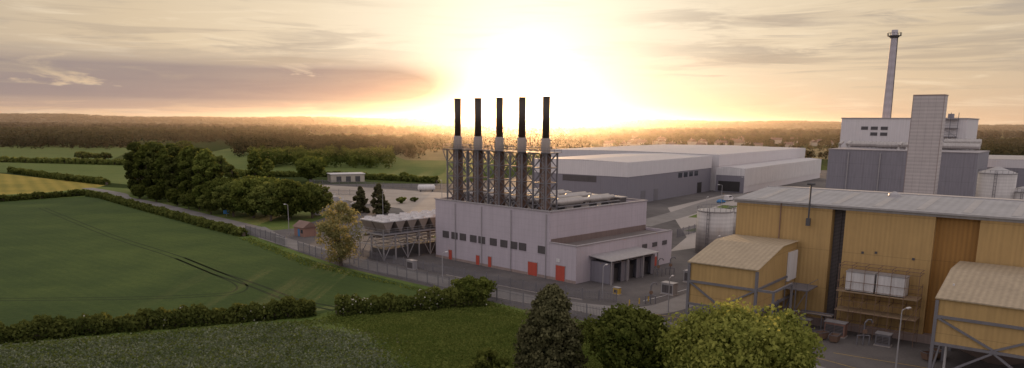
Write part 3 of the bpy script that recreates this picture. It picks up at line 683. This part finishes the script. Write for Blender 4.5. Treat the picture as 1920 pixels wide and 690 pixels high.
sf=empty('scaffolding',(38,128,0),A2,label="rusty tube scaffolding with board platforms against yellow wall",category="scaffolding")
g=MB()
for x in np.arange(18.2,29.4,1.85):
    for y in (-.6,-3.6): g.beam((x,y,0),(x,y,11.2 if y<-1 else 9),.07)
for z in (1.9,3.9,5.6,7.4,8.6,10.6,11.1):
    g.beam((18,-3.6,z),(29.4,-3.6,z),.06); g.beam((18,-.6,z),(29.4,-.6,z),.06)
    for x in np.arange(18.2,29.4,1.85): g.beam((x,-.6,z),(x,-3.6,z),.06)
for k in range(3): g.beam((18.2+k*3.7,-3.65,0),(21.9+k*3.7,-3.65,5.6),.06)
mk('tube_frame',g,'rust',sf)
mk('platform',MB().box(18,29.4,-3.6,-.6,6.9,7.05),'wood',sf); mk('platform',MB().box(18,29.4,-3.6,-.6,3.9,4.02),'wood',sf)
ct=None
for x in (19.2,23.5):
    p=Matrix.Rotation(A2,4,'Z')@Vector((x,-3.3,7.1)); 
    if ct is None:
        e=empty('white_container',(38+p.x,128+p.y,7.1),A2,label="white ribbed container on the scaffold platform",category="container",group="containers on the scaffold")
        b=MB().box(0,4,0,2.3,.1,2.9)
        for k in range(9): b.box(.1+k*.46,.2+k*.46,-.06,0,.2,2.8)
        mk('body',b,'whitep',e); mk('lid',MB().box(-.08,4.08,-.08,2.38,2.9,3.05),'galv',e)
        mk('base_frame',MB().box(0,4,.1,.3,0,.1).box(0,4,2,2.2,0,.1),'dsteel',e); ct=e
    else: dup(ct,(38+p.x,128+p.y,7.1))
# ------------------------------------------------------------------ pipework, small plant in yard
def local(o,rz,x,y,z=0):
    p=Matrix.Rotation(rz,4,'Z')@Vector((x,y,z)); return (o[0]+p.x,o[1]+p.y,z)
def piperack(loc,rz,L,h,lab):
    e=empty('pipe_rack',loc,rz,label=lab,category="pipework")
    g=MB()
    for x in np.arange(0,L+.1,3):
        g.beam((x,0,0),(x,0,h),.16); g.beam((x,1.6,0),(x,1.6,h),.16); g.beam((x,-.2,h),(x,1.8,h),.14)
    mk('frame',g,'steel',e)
    for k,(y,r) in enumerate(((.2,.16),(.65,.11),(1.15,.2))): mk('pipe',MB().tube([(-.5,y,h+.25),(L+.5,y,h+.25)],[r,r],10),('collar','rust','steel')[k],e)
    return e
piperack((42,160,0),math.radians(46),18,4.2,"grey pipes on a steel rack near storage tank")
piperack(local((38,128),A2,13,-2.6),A2,4,2.2,"short dark pipe rack against yellow wall")
def valve(loc):
    e=empty('vent_riser',loc,0,label="dark vertical pipe riser with branches and handwheels",category="pipework",group="pipe risers in the yard")
    b=MB().tube([(0,0,0),(0,0,3.4)],[.12,.12],10).tube([(0,0,3.4),(.4,0,3.9),(.9,0,3.9),(1.1,0,3.5)],[.12,.12,.12,.12],10).tube([(-.9,0,1.5),(.9,0,1.5)],[.1,.1],10).tube([(-.9,0,0),(-.9,0,1.5)],[.1,.1],8).tube([(.9,0,0),(.9,0,1.5)],[.1,.1],8)
    mk('riser',b,'steel',e); mk('handwheel',MB().tube([(0,-.3,2.2),(0,-.36,2.2)],[.35,.35],14),'rust',e); return e
v0=valve((25,133,0))
for p in ((43,113,0),(52,108,0),(31,158,0),(34,160,0)): dup(v0,p)
def cabinet(loc,rz,sx,sy,sz,mat,lab):
    e=empty('equipment_cabinet',loc,rz,label=lab,category="cabinet")
    mk('body',MB().box(-sx/2,sx/2,-sy/2,sy/2,.15,sz),mat,e); mk('cap',MB().box(-sx/2-.1,sx/2+.1,-sy/2-.1,sy/2+.1,sz,sz+.12),'galv',e)
    mk('base',MB().box(-sx/2-.15,sx/2+.15,-sy/2-.15,sy/2+.15,0,.15),'conc',e)
    mk('door',MB().box(-sx/2+.2,-.03,-sy/2-.05,-sy/2-.003,.4,sz-.3).box(.03,sx/2-.2,-sy/2-.05,-sy/2-.003,.4,sz-.3),'louvre',e)
cabinet((30,141,0),A1,2.6,1.6,2.2,'galv',"grey walk in equipment cabinet beside canopy")
cabinet((37,152,0),A1,3,2,2.4,'galv',"grey metal equipment cabinet on concrete base")
cabinet((20,140.5,0),A1,1.2,.9,1.3,'yellowp',"yellow metal cabinet near the transformer bays")
cabinet((-22,163.5,0),A1,2.2,1.2,2.0,'galv',"small grey cabinet beside the hall wall")
cabinet((50,113,0),A2,3,1.6,2.2,'brick',"rust coloured equipment cabinet in paved yard")
cabinet((55,108,0),A2,2,1.4,1.8,'steel',"dark steel equipment cabinet in paved yard")
cabinet((46.5,117,0),A2,2.4,1.2,1.6,'rust',"low rusty equipment cabinet against yellow wall")
sk0=None
for x,y,r_z in ((47,111,.4),(48.5,109.6,.9),(58,101,.2),(35,128,1.2),(59.5,102,1.4)):
    if sk0 is None:
        sk0=empty('skip_bin',(x,y,0),r_z,label="small open steel skip bin in the yard",category="bin",group="skip bins in the paved yard")
        q=MB(); q.add([(-.7,-.5,.15),(.7,-.5,.15),(.7,.5,.15),(-.7,.5,.15),(-1,-.65,1.2),(1,-.65,1.2),(1,.65,1.2),(-1,.65,1.2)],[(3,2,1,0),(0,1,5,4),(1,2,6,5),(2,3,7,6),(3,0,4,7)]); mk('body',q,'rust',sk0)
        mk('rim',MB().beam((-1,-.65,1.2),(1,-.65,1.2),.08).beam((1,-.65,1.2),(1,.65,1.2),.08).beam((1,.65,1.2),(-1,.65,1.2),.08).beam((-1,.65,1.2),(-1,-.65,1.2),.08),'steel',sk0)
    else: dup(sk0,(x,y,0),r_z)
bo=None
for x,y in ((21,131.5),(23,133),(25,135),(38,147),(40,149.5),(42,152)):
    if bo is None:
        bo=empty('bollard',(x,y,0),0,label="short yellow steel bollard beside the service road",category="bollard",group="bollards by the canopy"); mk('post',MB().tube([(0,0,0),(0,0,1.0),(0,0,1.08)],[.12,.12,.05],10),'yellowp',bo)
    else: dup(bo,(x,y,0))
hb=empty('brick_hut',(-58.5,212,0),A1,label="small brick gatehouse with pitched tiled roof",category="hut")
mk('wall',MB().box(-2.5,2.5,-2,2,0,2.7),'brick',hb); r=MB(); r.add([(-2.9,-2.4,2.6),(2.9,-2.4,2.6),(2.9,0,4.2),(-2.9,0,4.2),(2.9,2.4,2.6),(-2.9,2.4,2.6)],[(0,1,2,3),(3,2,4,5),(0,3,5),(1,4,2)])
mk('roof',r,'tile',hb); mk('door',MB().box(-.5,.5,-2.08,-2.003,.05,2.1),'blue',hb); mk('window',MB().box(1.0,2.0,-2.08,-2.003,1,2),'glass',hb)
sh=empty('storage_shed',(-96,401,0),math.radians(24),label="low pale storage shed with flat roof",category="shed")
mk('wall',MB().box(0,18,0,9,0,4),'cream',sh); mk('roof',MB().box(-.4,18.4,-.4,9.4,4,4.4),'whitep',sh)
for x in (3,8,13): mk('door',MB().box(x,x+2.6,-.1,-.003,.1,3),'dsteel',sh)
ct2=empty('white_tank_container',(-40,352,0),.2,label="white cylindrical tank on a low steel base",category="tank")
mk('tank',MB().tube([(-4,0,1.9),(-3.6,0,1.9),(3.6,0,1.9),(4,0,1.9)],[.7,1.4,1.4,.7],18),'whitep',ct2,smooth=True); mk('cradle',MB().box(-3,-2.5,-1.2,1.2,0,.9).box(2.5,3,-1.2,1.2,0,.9),'dsteel',ct2)
sw=None
for k,(x,y) in enumerate([(-66,268),(-62,262),(-70,275),(-58,256),(-74,282),(-67,258),(-76,290),(-70,296),(-64,284)]):
    if sw is None:
        e=empty('transformer',(x,y,0),A1,label="grey finned electrical transformer with bushings",category="transformer",group="transformers in the switchyard")
        b=MB().box(-1.5,1.5,-1,1,.3,2.8)
        for q in np.arange(-1.3,1.4,.3): b.box(q,q+.1,-1.6,-1,.6,2.4); b.box(q,q+.1,1,1.6,.6,2.4)
        mk('body',b,'galv',e)
        for q in (-.9,0,.9): mk('bushing',MB().tube([(q,0,2.8),(q,0,4.2)],[.16,.08],8),'whitep',e)
        sw=e
    else: dup(sw,(x,y,0))
# ------------------------------------------------------------------ lamps, poles, sign
def lamp(loc,h,rz):
    e=empty('street_lamp',loc,rz,label="slender grey street lamp with a single arm",category="street lamp")
    mk('post',MB().tube([(0,0,0),(0,0,1),(0,0,h)],[.14,.11,.07],8).tube([(0,0,h),(.5,0,h+.15),(1.2,0,h+.2)],[.06,.05,.05],6),'galv',e)
    mk('lamp_head',MB().box(1.0,1.7,-.15,.15,h+.12,h+.28),'whitep',e)
for l,h,rz in [((-63.6,213.7,0),8.4,2.5),((57,317,0),9,0),((101,332,0),9,2),((16.8,137,0),6,1),((50.9,96,0),8.3,.5),((46,168,0),7,1),((64,250,0),8,1),((-28,300,0),9,2),((-150,312,0),7,4),((80,290,0),9,3),((-45,262,0),8,1),((-36,170,0),6,1),((-14,149.5,0),6,1),((27,127,0),6,1)]:
    lamp(l,h,rz)
e=empty('camera_mast',(57,95.6,0),0,label="white mast topped by a round dome camera",category="mast")
mk('post',MB().tube([(0,0,0),(0,0,12)],[.16,.12],10),'whitep',e); mk('dome_camera',MB().tube([(-.9,0,9.0),(-.9,0,9.3),(-.9,0,9.7),(-.9,0,9.9)],[.2,.42,.42,.2],14).beam((0,0,9.9),(-.9,0,9.9),.1),'galv',e)
e=empty('road_sign',(-96,253,0),.4,label="small blue sign on a post beside the road",category="sign")
mk('post',MB().tube([(0,0,0),(0,0,2)],[.06,.06],8),'galv',e); mk('sign_panel',MB().box(-1,1,-.06,.0,1.0,2.3),'blue',e)
# ------------------------------------------------------------------ fences
def fence(path,lab,h=2.5,sp=3.2):
    P,L=along(path,2); n=max(2,int(L/sp)+1); P,L=along(path,n)
    e=empty('palisade_fence',(P[0][0],P[0][1],0),0,label=lab,category="fence")
    o=P[0]
    post=None
    for i,p in enumerate(P):
        x,y=p-o
        if post is None: post=mk('post',MB().box(-.08,.08,-.08,.08,0,h+.25),'steel',e,loc=(x,y,0))
        else:
            c=post.copy(); COL.objects.link(c); c.parent=e; c.location=(x,y,0)
    rb=MB(); Q,_=along(path,int(L/.28))
    for i in range(len(P)-1):
        a=P[i]-o;c=P[i+1]-o
        for z in (.4,h-.4): rb.beam((*a,z),(*c,z),.06)
    for q in Q:
        x,y=q-o; rb.box(x-.03,x+.03,y-.03,y+.03,.08,h)
    mk('palings',rb,'steel',e)
fence([(-53,185),(-38,167),(-24,154.5),(-10,141),(2,129.6),(14,120.4),(20,117),(27,105),(34,94)],"grey steel palisade fence round the compound")
fence([(-76,214),(-64,200),(-58.5,192.5)],"grey steel fence beside the entrance gate")
fence([(-42,186),(-30,172),(-19,162.5),(-6,150.5),(6,140),(14,136),(19,134)],"inner steel fence in front of engine hall",1.9)
fence([(-66,330),(-85,333),(-104,389),(-60,372),(-29,362),(-10,358)],"wire fence around the gravel yard",2.4,5)
fence([(47,214),(72,248),(98,292)],"grey fence along the service road",2.4,4)
gt=empty('entrance_gate',(-57.5,191,0),math.radians(130),label="grey steel sliding gate across the entrance",category="gate")
b=MB()
for z in (.3,2.2): b.beam((0,0,z),(7,0,z),.12)
for x in np.arange(0,7.05,.35): b.beam((x,0,.3),(x,0,2.2),.06)
mk('gate_leaf',b,'galv',gt)
# ------------------------------------------------------------------ vehicles
def car(loc,rz,mat,lab,cat='car'):
    e=empty('parked_car' if cat=='car' else 'parked_van',loc,rz,label=lab,category=cat,group="vehicles parked in the compound")
    L,W=(4.4,1.8) if cat=='car' else (5.4,2.0)
    prof=[(-L/2,.35),(-L/2,.85),(-L/2+.35,.95),(-L/2+1.0,1.42),(L/2-2.0,1.45),(L/2-1.2,.95),(L/2-.1,.8),(L/2,.35)] if cat=='car' else [(-L/2,.35),(-L/2,2.1),(-L/2+.2,2.25),(L/2-1.9,2.25),(L/2-1.1,1.3),(L/2-.1,1.1),(L/2,.35)]
    b=MB(); n=len(prof); w=W/2
    vs=[(x,-w*(1 if z<1 else .86),z) for x,z in prof]+[(x,w*(1 if z<1 else .86),z) for x,z in prof]
    fs=[tuple(range(n)),tuple(range(2*n-1,n-1,-1))]+[(i,i+n,(i+1)%n+n,(i+1)%n) for i in range(n)]
    b.add(vs,fs); mk('body',b,mat,e)
    zt=1.38 if cat=='car' else 2.0
    mk('window',MB().box(-L/2+1.1,L/2-2.1,-w*.94,w*.94,1.0 if cat=='car' else 1.5,zt-.03),'glass',e)
    for x in (-L/2+.8,L/2-.8):
        for y in (-w+.08,w-.28): mk('wheel',MB().tube([(x,y,.33),(x,y+.2,.33)],[.33,.33],14),'dark',e)
for l,rz,m_,t,c in [((-60,290,0),.3,'silver',"silver car parked on the gravel yard",'car'),((-12,262,0),1.2,'whitep',"white car parked on the gravel yard",'car'),((-2,268,0),1.2,'dsteel',"dark car parked on the gravel yard",'car'),((92,322,0),.8,'whitep',"white van parked beside the warehouse",'van'),((86,312,0),.8,'blue',"blue car parked beside the warehouse",'car')]:
    car(l,rz,m_,t,c)
# ------------------------------------------------------------------ vegetation
def hedge(path,h,wd,dens,size,lab,mat='lf_hedge',bl=0,hv=None):
    P,L=along(path,400); n=int(L*dens)
    s=rng.random(n)*399; i=s.astype(int); fr_=(s-i)[:,None]; j=np.minimum(i+1,399)
    c=P[i]*(1-fr_)+P[j]*fr_; d=P[j]-P[i]; d/=np.linalg.norm(d,axis=1,keepdims=True)+1e-9; nn=np.c_[-d[:,1],d[:,0]]
    ph=s/399*L
    hh=h*(1+.13*np.sin(ph*.9)+.11*np.sin(ph*.37+1)+.10*np.sin(ph*2.3)+.06*np.sin(ph*4.1)); 
    if hv is not None: hh=hh*np.interp(s/399,[0,.5,1],hv)
    u=rng.random(n); a=(rng.random(n)-.5)*math.pi*1.05
    rad=.70+.38*rng.random(n)
    off=np.sin(a)*wd/2*rad*1.1*(1+.18*np.sin(ph*1.3)); z=np.where(u<.6,np.maximum(np.cos(a),.0)**.45*hh*rad,rng.random(n)*hh*np.abs(np.cos(a))**.4)
    X=np.c_[c+nn*off[:,None],z+.1]
    o=np.array([path[0][0],path[0][1],0.])
    X=X-o
    nr=rdir(n); A=np.cross(nr,rdir(n)); A/=np.linalg.norm(A,axis=1,keepdims=True)+1e-6; B=np.cross(nr,A); sz=size*(.6+.8*rng.random((n,1)))
    cl=.5+.5*np.sin(ph*.8+off*1.3)*np.sin(ph*.31+2)
    t=.10+.55*X[:,2]/h*.7+.35*cl+rng.normal(size=n)*.14  # shading painted into the tint: foot darker, top lighter
    e=empty('hedge',tuple(o),0,label=lab,category="hedge")
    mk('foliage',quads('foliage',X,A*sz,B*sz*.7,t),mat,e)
    if bl:
        k=rng.integers(0,n,bl); k=k[(np.sin(ph[k]*.5)>.2)]; mk('blossom',quads('blossom',X[k]*np.array([1,1,1.03]),A[k]*.16,B[k]*.16,t[k]),'blossom',e)
    c2=MB(); Q,_=along(path,max(3,int(L/4)))
    for k in range(len(Q)-1):
        c2.beam((*(Q[k]-o[:2]),h*.3),(*(Q[k+1]-o[:2]),h*.3),min(wd,h)*.5)
    mk('hedge_core',c2,'bark',e)  # solid dark core running inside the leaves, closes the view through
    return e
hedge([(-150,80),(-110,92),(-75,106),(-62,112),(-48,117.5),(-33,123.5)],2.4,3.2,330,.27,"dense clipped green hedge between two fields",bl=500)
hedge([(-29.5,123.5),(-22,126),(-16,127.5),(-10,130),(-5,131.5)],2.8,3.4,420,.27,"green hedge dotted with white blossom",bl=900,hv=[.85,.95,1.2])
hedge([(-178,318),(-168,310),(-140,279),(-109,245.5),(-92,227),(-75,209.5)],1.9,2.4,90,.45,"long clipped hedge along the country road")
hedge([(-330,240),(-260,270),(-199,295),(-181,322)],2.0,3,50,.6,"field boundary hedge beside ripening crop")
hedge([(-300,455),(-250,412),(-200,374)],2.4,3,40,.8,"bushy hedge at the edge of the yellow field")
hedge([(-560,605),(-400,570),(-270,537),(-150,432)],3,5,30,1.1,"field hedge between green pastures")
hedge([(-150,432),(-110,442),(-40,402)],2.6,4,35,.9,"low hedge beside the gravel yard")
T=tree
T('conifer_tree','cone',12.9,9.0,380,105,.21,'lf_con',(4.8,90,0),label="tall dark olive conifer beside the fence",category="tree")
T('broadleaf_tree','round',11.6,11.2,260,130,.23,'lf_mid',(14.4,87,0),label="rounded green broadleaf tree beside the fence",category="tree")
T('broadleaf_tree','round',13.1,17.4,480,130,.23,'lf_light',(25.0,80,0),label="large bright green spreading tree",category="tree")
T('broadleaf_tree','tall',14.8,11.5,150,42,.24,'lf_pale',(-38.5,167,0),label="airy pale olive tree beside the fence",category="tree")
T('broadleaf_tree','round',5.2,7.6,90,120,.24,'lf_mid',(-7,132,0),label="small bushy green tree at the hedge end",category="tree")
T('shrub','round',4,5,40,110,.22,'lf_mid',(-3,92,0),label="low green shrub in rough grass",category="shrub")
T('shrub','round',3,3.4,30,90,.2,'lf_hedge',(-1.2,88.5,0),label="small scrubby shrub near the fence",category="shrub")
T('conifer_tree','cone',9.6,6,90,60,.4,'lf_con',(-54,268,0),label="short dark conifer beside the gravel yard",category="tree")
T('conifer_tree','cone',10.8,6.6,90,60,.4,'lf_con',(-47,266,0),label="dark conifer standing beside another conifer",category="tree")
G1="trees in the copse beside the country road"
ta=T('broadleaf_tree','tall',23,10,110,70,.5,'lf_dark',(-161,326,0),label="tall dark green copse tree",category="tree",group=G1)
tb_=T('broadleaf_tree','tall',22,11,120,70,.5,'lf_mid',(-150,312,0),label="tall dark green copse tree",category="tree",group=G1)
tcx=T('broadleaf_tree','round',14,15,190,75,.45,'lf_mid',(-86,250,0),label="broad rounded tree at the copse edge",category="tree",group=G1)
td=T('broadleaf_tree','tall',20,9,70,45,.5,'lf_dark',(-104,272,0),label="tall thin crowned copse tree",category="tree",group=G1)
te=T('broadleaf_tree','round',13,14,170,75,.45,'lf_hedge',(-78,243,0),label="broad light green tree at the copse edge",category="tree",group=G1)
spots=[(-156,330,1,0),(-152,322,.9,1),(-143,306,1.03,0),(-147,318,1,1),(-136,299,.95,1),(-139,312,1,0),(-129,292,.98,0),(-131,303,.9,1),(-121,286,1.02,1),(-124,296,.95,0),(-114,278,.98,0),(-117,288,.95,3),(-108,268,1.0,1),(-110,280,1,3),(-99,268,.85,3),(-100,262,.95,2),(-94,254,.95,4),(-84,257,1.0,2),(-73,246,1.0,2),(-67,252,.95,4),(-90,262,1.0,2),(-76,256,1.0,4),(-165,334,.85,1),(-170,345,.7,0),(-112,270,.55,2),(-126,284,.5,2),(-140,297,.5,2),(-152,308,.45,2),(-104,260,.6,4),(-118,275,.45,4)]
src=[ta,tb_,tcx,td,te]
for x,y,s,k in spots: dup(src[k],(x,y,0),rng.random()*6.28,float(s))
for x,y,s,k,l in [(-106,400,1.05,2,"lone rounded tree beside the pale shed"),(-131,387,.78,1,"single tree on the pasture edge"),(-122,380,.6,1,"single tree on the pasture edge"),(-240,560,.9,2,"lone field tree standing in pasture"),(-300,700,1,2,"lone field tree standing in pasture"),(-60,420,.35,2,"small round bush on the pasture"),(40,430,.9,2,"tree behind the warehouse yard")]:
    c=dup(src[k],(x,y,0),rng.random()*6.28,float(s)); c['label']=l
    if 'group' in c: del c['group']
bs=T('bush','round',3.2,5.5,30,50,.4,'lf_hedge',(-232,396,0),label="rounded green bush on the field edge",category="bush",group="bushes on the field edge")
for x,y,s in [(-226,392,.8),(-219,387,.9),(-212,383,1),(-206,379,.7),(-291,445,.9),(-284,440,1.1),(-278,436,.8),(-340,612,1.7),(-348,616,1.9),(-330,606,1.6),(-322,604,1.9),(-44,300,.8),(-40,306,.6),(70,238,.7),(62,228,.6)]: dup(bs,(x,y,0),rng.random()*6.28,float(s))
# woods
def woods(name,n,fn,hr,nq,qs,mat,lab):
    C=[];R=[];ct=[]
    for i in range(n):
        x,y=fn(); h=hr[0]+(hr[1]-hr[0])*rng.random(); w_=h*(.42+.24*rng.random()); t=.1+.7*rng.random()
        z0=h*.50; C.append((x,y,z0)); R.append((w_,w_,h*.5)); ct.append(t)
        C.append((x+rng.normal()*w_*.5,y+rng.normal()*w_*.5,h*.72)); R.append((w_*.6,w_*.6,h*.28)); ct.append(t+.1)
    C=np.array(C);R=np.array(R);ct=np.array(ct)
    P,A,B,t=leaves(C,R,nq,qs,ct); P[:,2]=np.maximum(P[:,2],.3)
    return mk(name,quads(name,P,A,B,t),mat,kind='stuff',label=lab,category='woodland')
def polar(q0,q1,d0,d1,p=1.0):
    def f_():
        q=q0+(q1-q0)*rng.random(); d=d0+(d1-d0)*rng.random()**p; return q*d,d
    return f_
def line(a,b,j):
    def f_():
        t=rng.random(); return a[0]+(b[0]-a[0])*t+rng.normal()*j,a[1]+(b[1]-a[1])*t+rng.normal()*j
    return f_
woods('woodland',640,polar(-.72,-.27,1050,1700),(11,18),60,1.8,'lf_far',"dense dark woodland across the valley")
woods('woodland',340,polar(-.36,-.12,640,1100),(9,16),100,1.1,'lf_far',"mixed broadleaf woodland beyond the pasture")
woods('woodland',110,polar(-.34,-.16,520,640),(7,13),120,.8,'lf_mid',"green trees on the far pasture edge")
woods('woodland',300,polar(-.72,-.5,850,1100),(9,15),75,1.3,'lf_far',"dark wood behind the green field")
woods('woodland',420,polar(-.14,.10,800,1400),(8,14),60,1.6,'lf_far',"low woodland beyond the warehouse")
woods('woodland',520,polar(.08,.45,1150,2100),(8,14),48,2.0,'lf_far',"scattered trees around the distant village")
woods('woodland',260,polar(.45,.75,600,1500),(8,14),60,1.5,'lf_far',"dark trees behind the industrial site")
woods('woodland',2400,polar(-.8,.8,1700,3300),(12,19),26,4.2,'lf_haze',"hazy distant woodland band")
for a,b_ in [((-640,820),(-420,800)),((-330,905),(-90,765)),((-150,900),(60,905)),((100,760),(480,700)),((120,900),(700,980)),((-900,1150),(-600,1100)),((330,620),(520,760)),((250,560),(600,700))]:
    L=math.hypot(a[0]-b_[0],a[1]-b_[1]); woods('hedgerow_trees',int(L/9),line(a,b_,3),(5,11),60,.9,'lf_far',"line of hedgerow trees between distant fields")
# distant ridge
rx=np.linspace(-6000,6000,241); b=MB(); vs=[]
prof=48+7*np.sin(rx*.0011+.4)+5*np.sin(rx*.0031)+3*np.sin(rx*.0073)
prof=prof+np.where(rx<0,5,-2)
for k,(y,s) in enumerate(((3300,-.02),(3900,.45),(4800,.85),(5600,1.0),(7000,.9))):
    for i,x in enumerate(rx): vs.append((x*(y/5600),y,prof[i]*s))
n=len(rx); fs=[(k*n+i,k*n+i+1,(k+1)*n+i+1,(k+1)*n+i) for k in range(4) for i in range(n-1)]
b.add(vs,fs); mk('hill',b,'hillside',kind='structure',smooth=True)
def ridge():
    y=3600+2100*rng.random(); x=(rng.random()*2-1)*.85*y; return x,y
C=[];R=[];ct=[]
for i in range(3600):
    x,y=ridge(); s=np.interp(y,[3300,3900,4800,5600],[-.02,.45,.85,1]); z=np.interp(x*5600/y,rx,prof)*s
    h=8+5*rng.random(); C.append((x,y,z+h*.35)); R.append((20+18*rng.random(),14,h*.5)); ct.append(.3+.4*rng.random())
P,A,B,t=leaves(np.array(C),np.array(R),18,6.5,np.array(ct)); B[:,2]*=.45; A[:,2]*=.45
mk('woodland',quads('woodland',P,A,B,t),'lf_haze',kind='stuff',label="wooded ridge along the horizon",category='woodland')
# village
hs=None
for i in range(46):
    q=.12+.30*rng.random(); d=980+420*rng.random(); x,y=q*d,d; rz=rng.random()*3.14; s=.8+.4*rng.random()
    if hs is None:
        e=empty('village_house',(x,y,0),rz,label="small brick house with pitched tiled roof",category="house",group="houses in the distant village")
        mk('wall',MB().box(-6,6,-4,4,0,5.4),'cream',e)
        r=MB(); r.add([(-6.4,-4.5,5.2),(6.4,-4.5,5.2),(6.4,0,8.6),(-6.4,0,8.6),(6.4,4.5,5.2),(-6.4,4.5,5.2)],[(0,1,2,3),(3,2,4,5),(0,3,5),(1,4,2)]); rr=mk('roof',r,'tile',e)
        mk('chimney',MB().box(3,4,-.5,.5,8,9.8),'brick',rr)
        for x_ in (-4,-1,2.5):
            for z_ in (1,3.4): mk('window',MB().box(x_,x_+1.2,-4.06,-4.003,z_,z_+1.2),'glass',e)
        hs=e
    else: dup(hs,(x,y,0),rz,float(s))
# low crop + grass tufts
def tufts(name,poly,n,size,h,mat,lab,jit=.6):
    P=np.array(poly); mn=P.min(0);mx=P.max(0); pts=mn+(mx-mn)*rng.random((int(n*2.2),2))
    ins=np.zeros(len(pts),bool); j=len(P)-1
    for i in range(len(P)):
        c=((P[i,1]>pts[:,1])!=(P[j,1]>pts[:,1]))&(pts[:,0]<(P[j,0]-P[i,0])*(pts[:,1]-P[i,1])/(P[j,1]-P[i,1]+1e-9)+P[i,0]); ins^=c; j=i
    pts=pts[ins][:n]; n=len(pts); pts=pts+rng.normal(size=pts.shape)*jit; z=h*(.3+.7*rng.random(n))
    a=rng.random(n)*6.28; s=size*(.5+rng.random((n,1)))
    A=np.c_[np.cos(a),np.sin(a),rng.normal(size=n)*.3]*s; B=np.c_[-np.sin(a)*.4,np.cos(a)*.4,.5+.4*rng.random(n)]*s
    cl=.5+.5*np.sin(pts[:,0]*.35+np.sin(pts[:,1]*.2)*2)*np.sin(pts[:,1]*.5+1)
    t=.12+.40*cl*rng.random(n)+.55*rng.random(n)**3
    return mk(name,quads(name,np.c_[pts,z],A,B,t),mat,kind='stuff',label=lab,category='plants')
tufts('crop_plants',[(-37,116.5),(-29,113.5),(-23,110),(-20,105),(-17,100),(-14,94),(-11,84),(-9,78),(-72,78),(-90,95),(-76,100)],60000,.15,.3,'lf_crop',"low leafy crop plants covering the field",1.2)
tufts('weeds',[(-33,118),(-17,104),(-9,84),(-9,78),(-72,78),(-76,100)],16000,.17,.35,'lf_grass',"green weeds scattered through the low crop",1.5)
tufts('grass',[(-31,121),(-24,114),(-18,106),(-14,98),(-10,84),(22,84),(21,112),(2,125),(-9,136)],72000,.14,.2,'lf_grass',"rough tufted grass on the meadow",1.3)
tufts('grass',[(-72,206),(-44,169),(-24,149),(-10,138),(-2,131),(-6,131),(-24,147),(-46,166),(-74,204)],12000,.2,.35,'lf_grass',"long grass strip beside the fence",.3)
tufts('grass',[(-150,74),(-75,100),(-48,111),(-28,118),(-28,121),(-48,115),(-75,104),(-150,78)],14000,.16,.3,'lf_grass',"long grass along the foot of hedge")
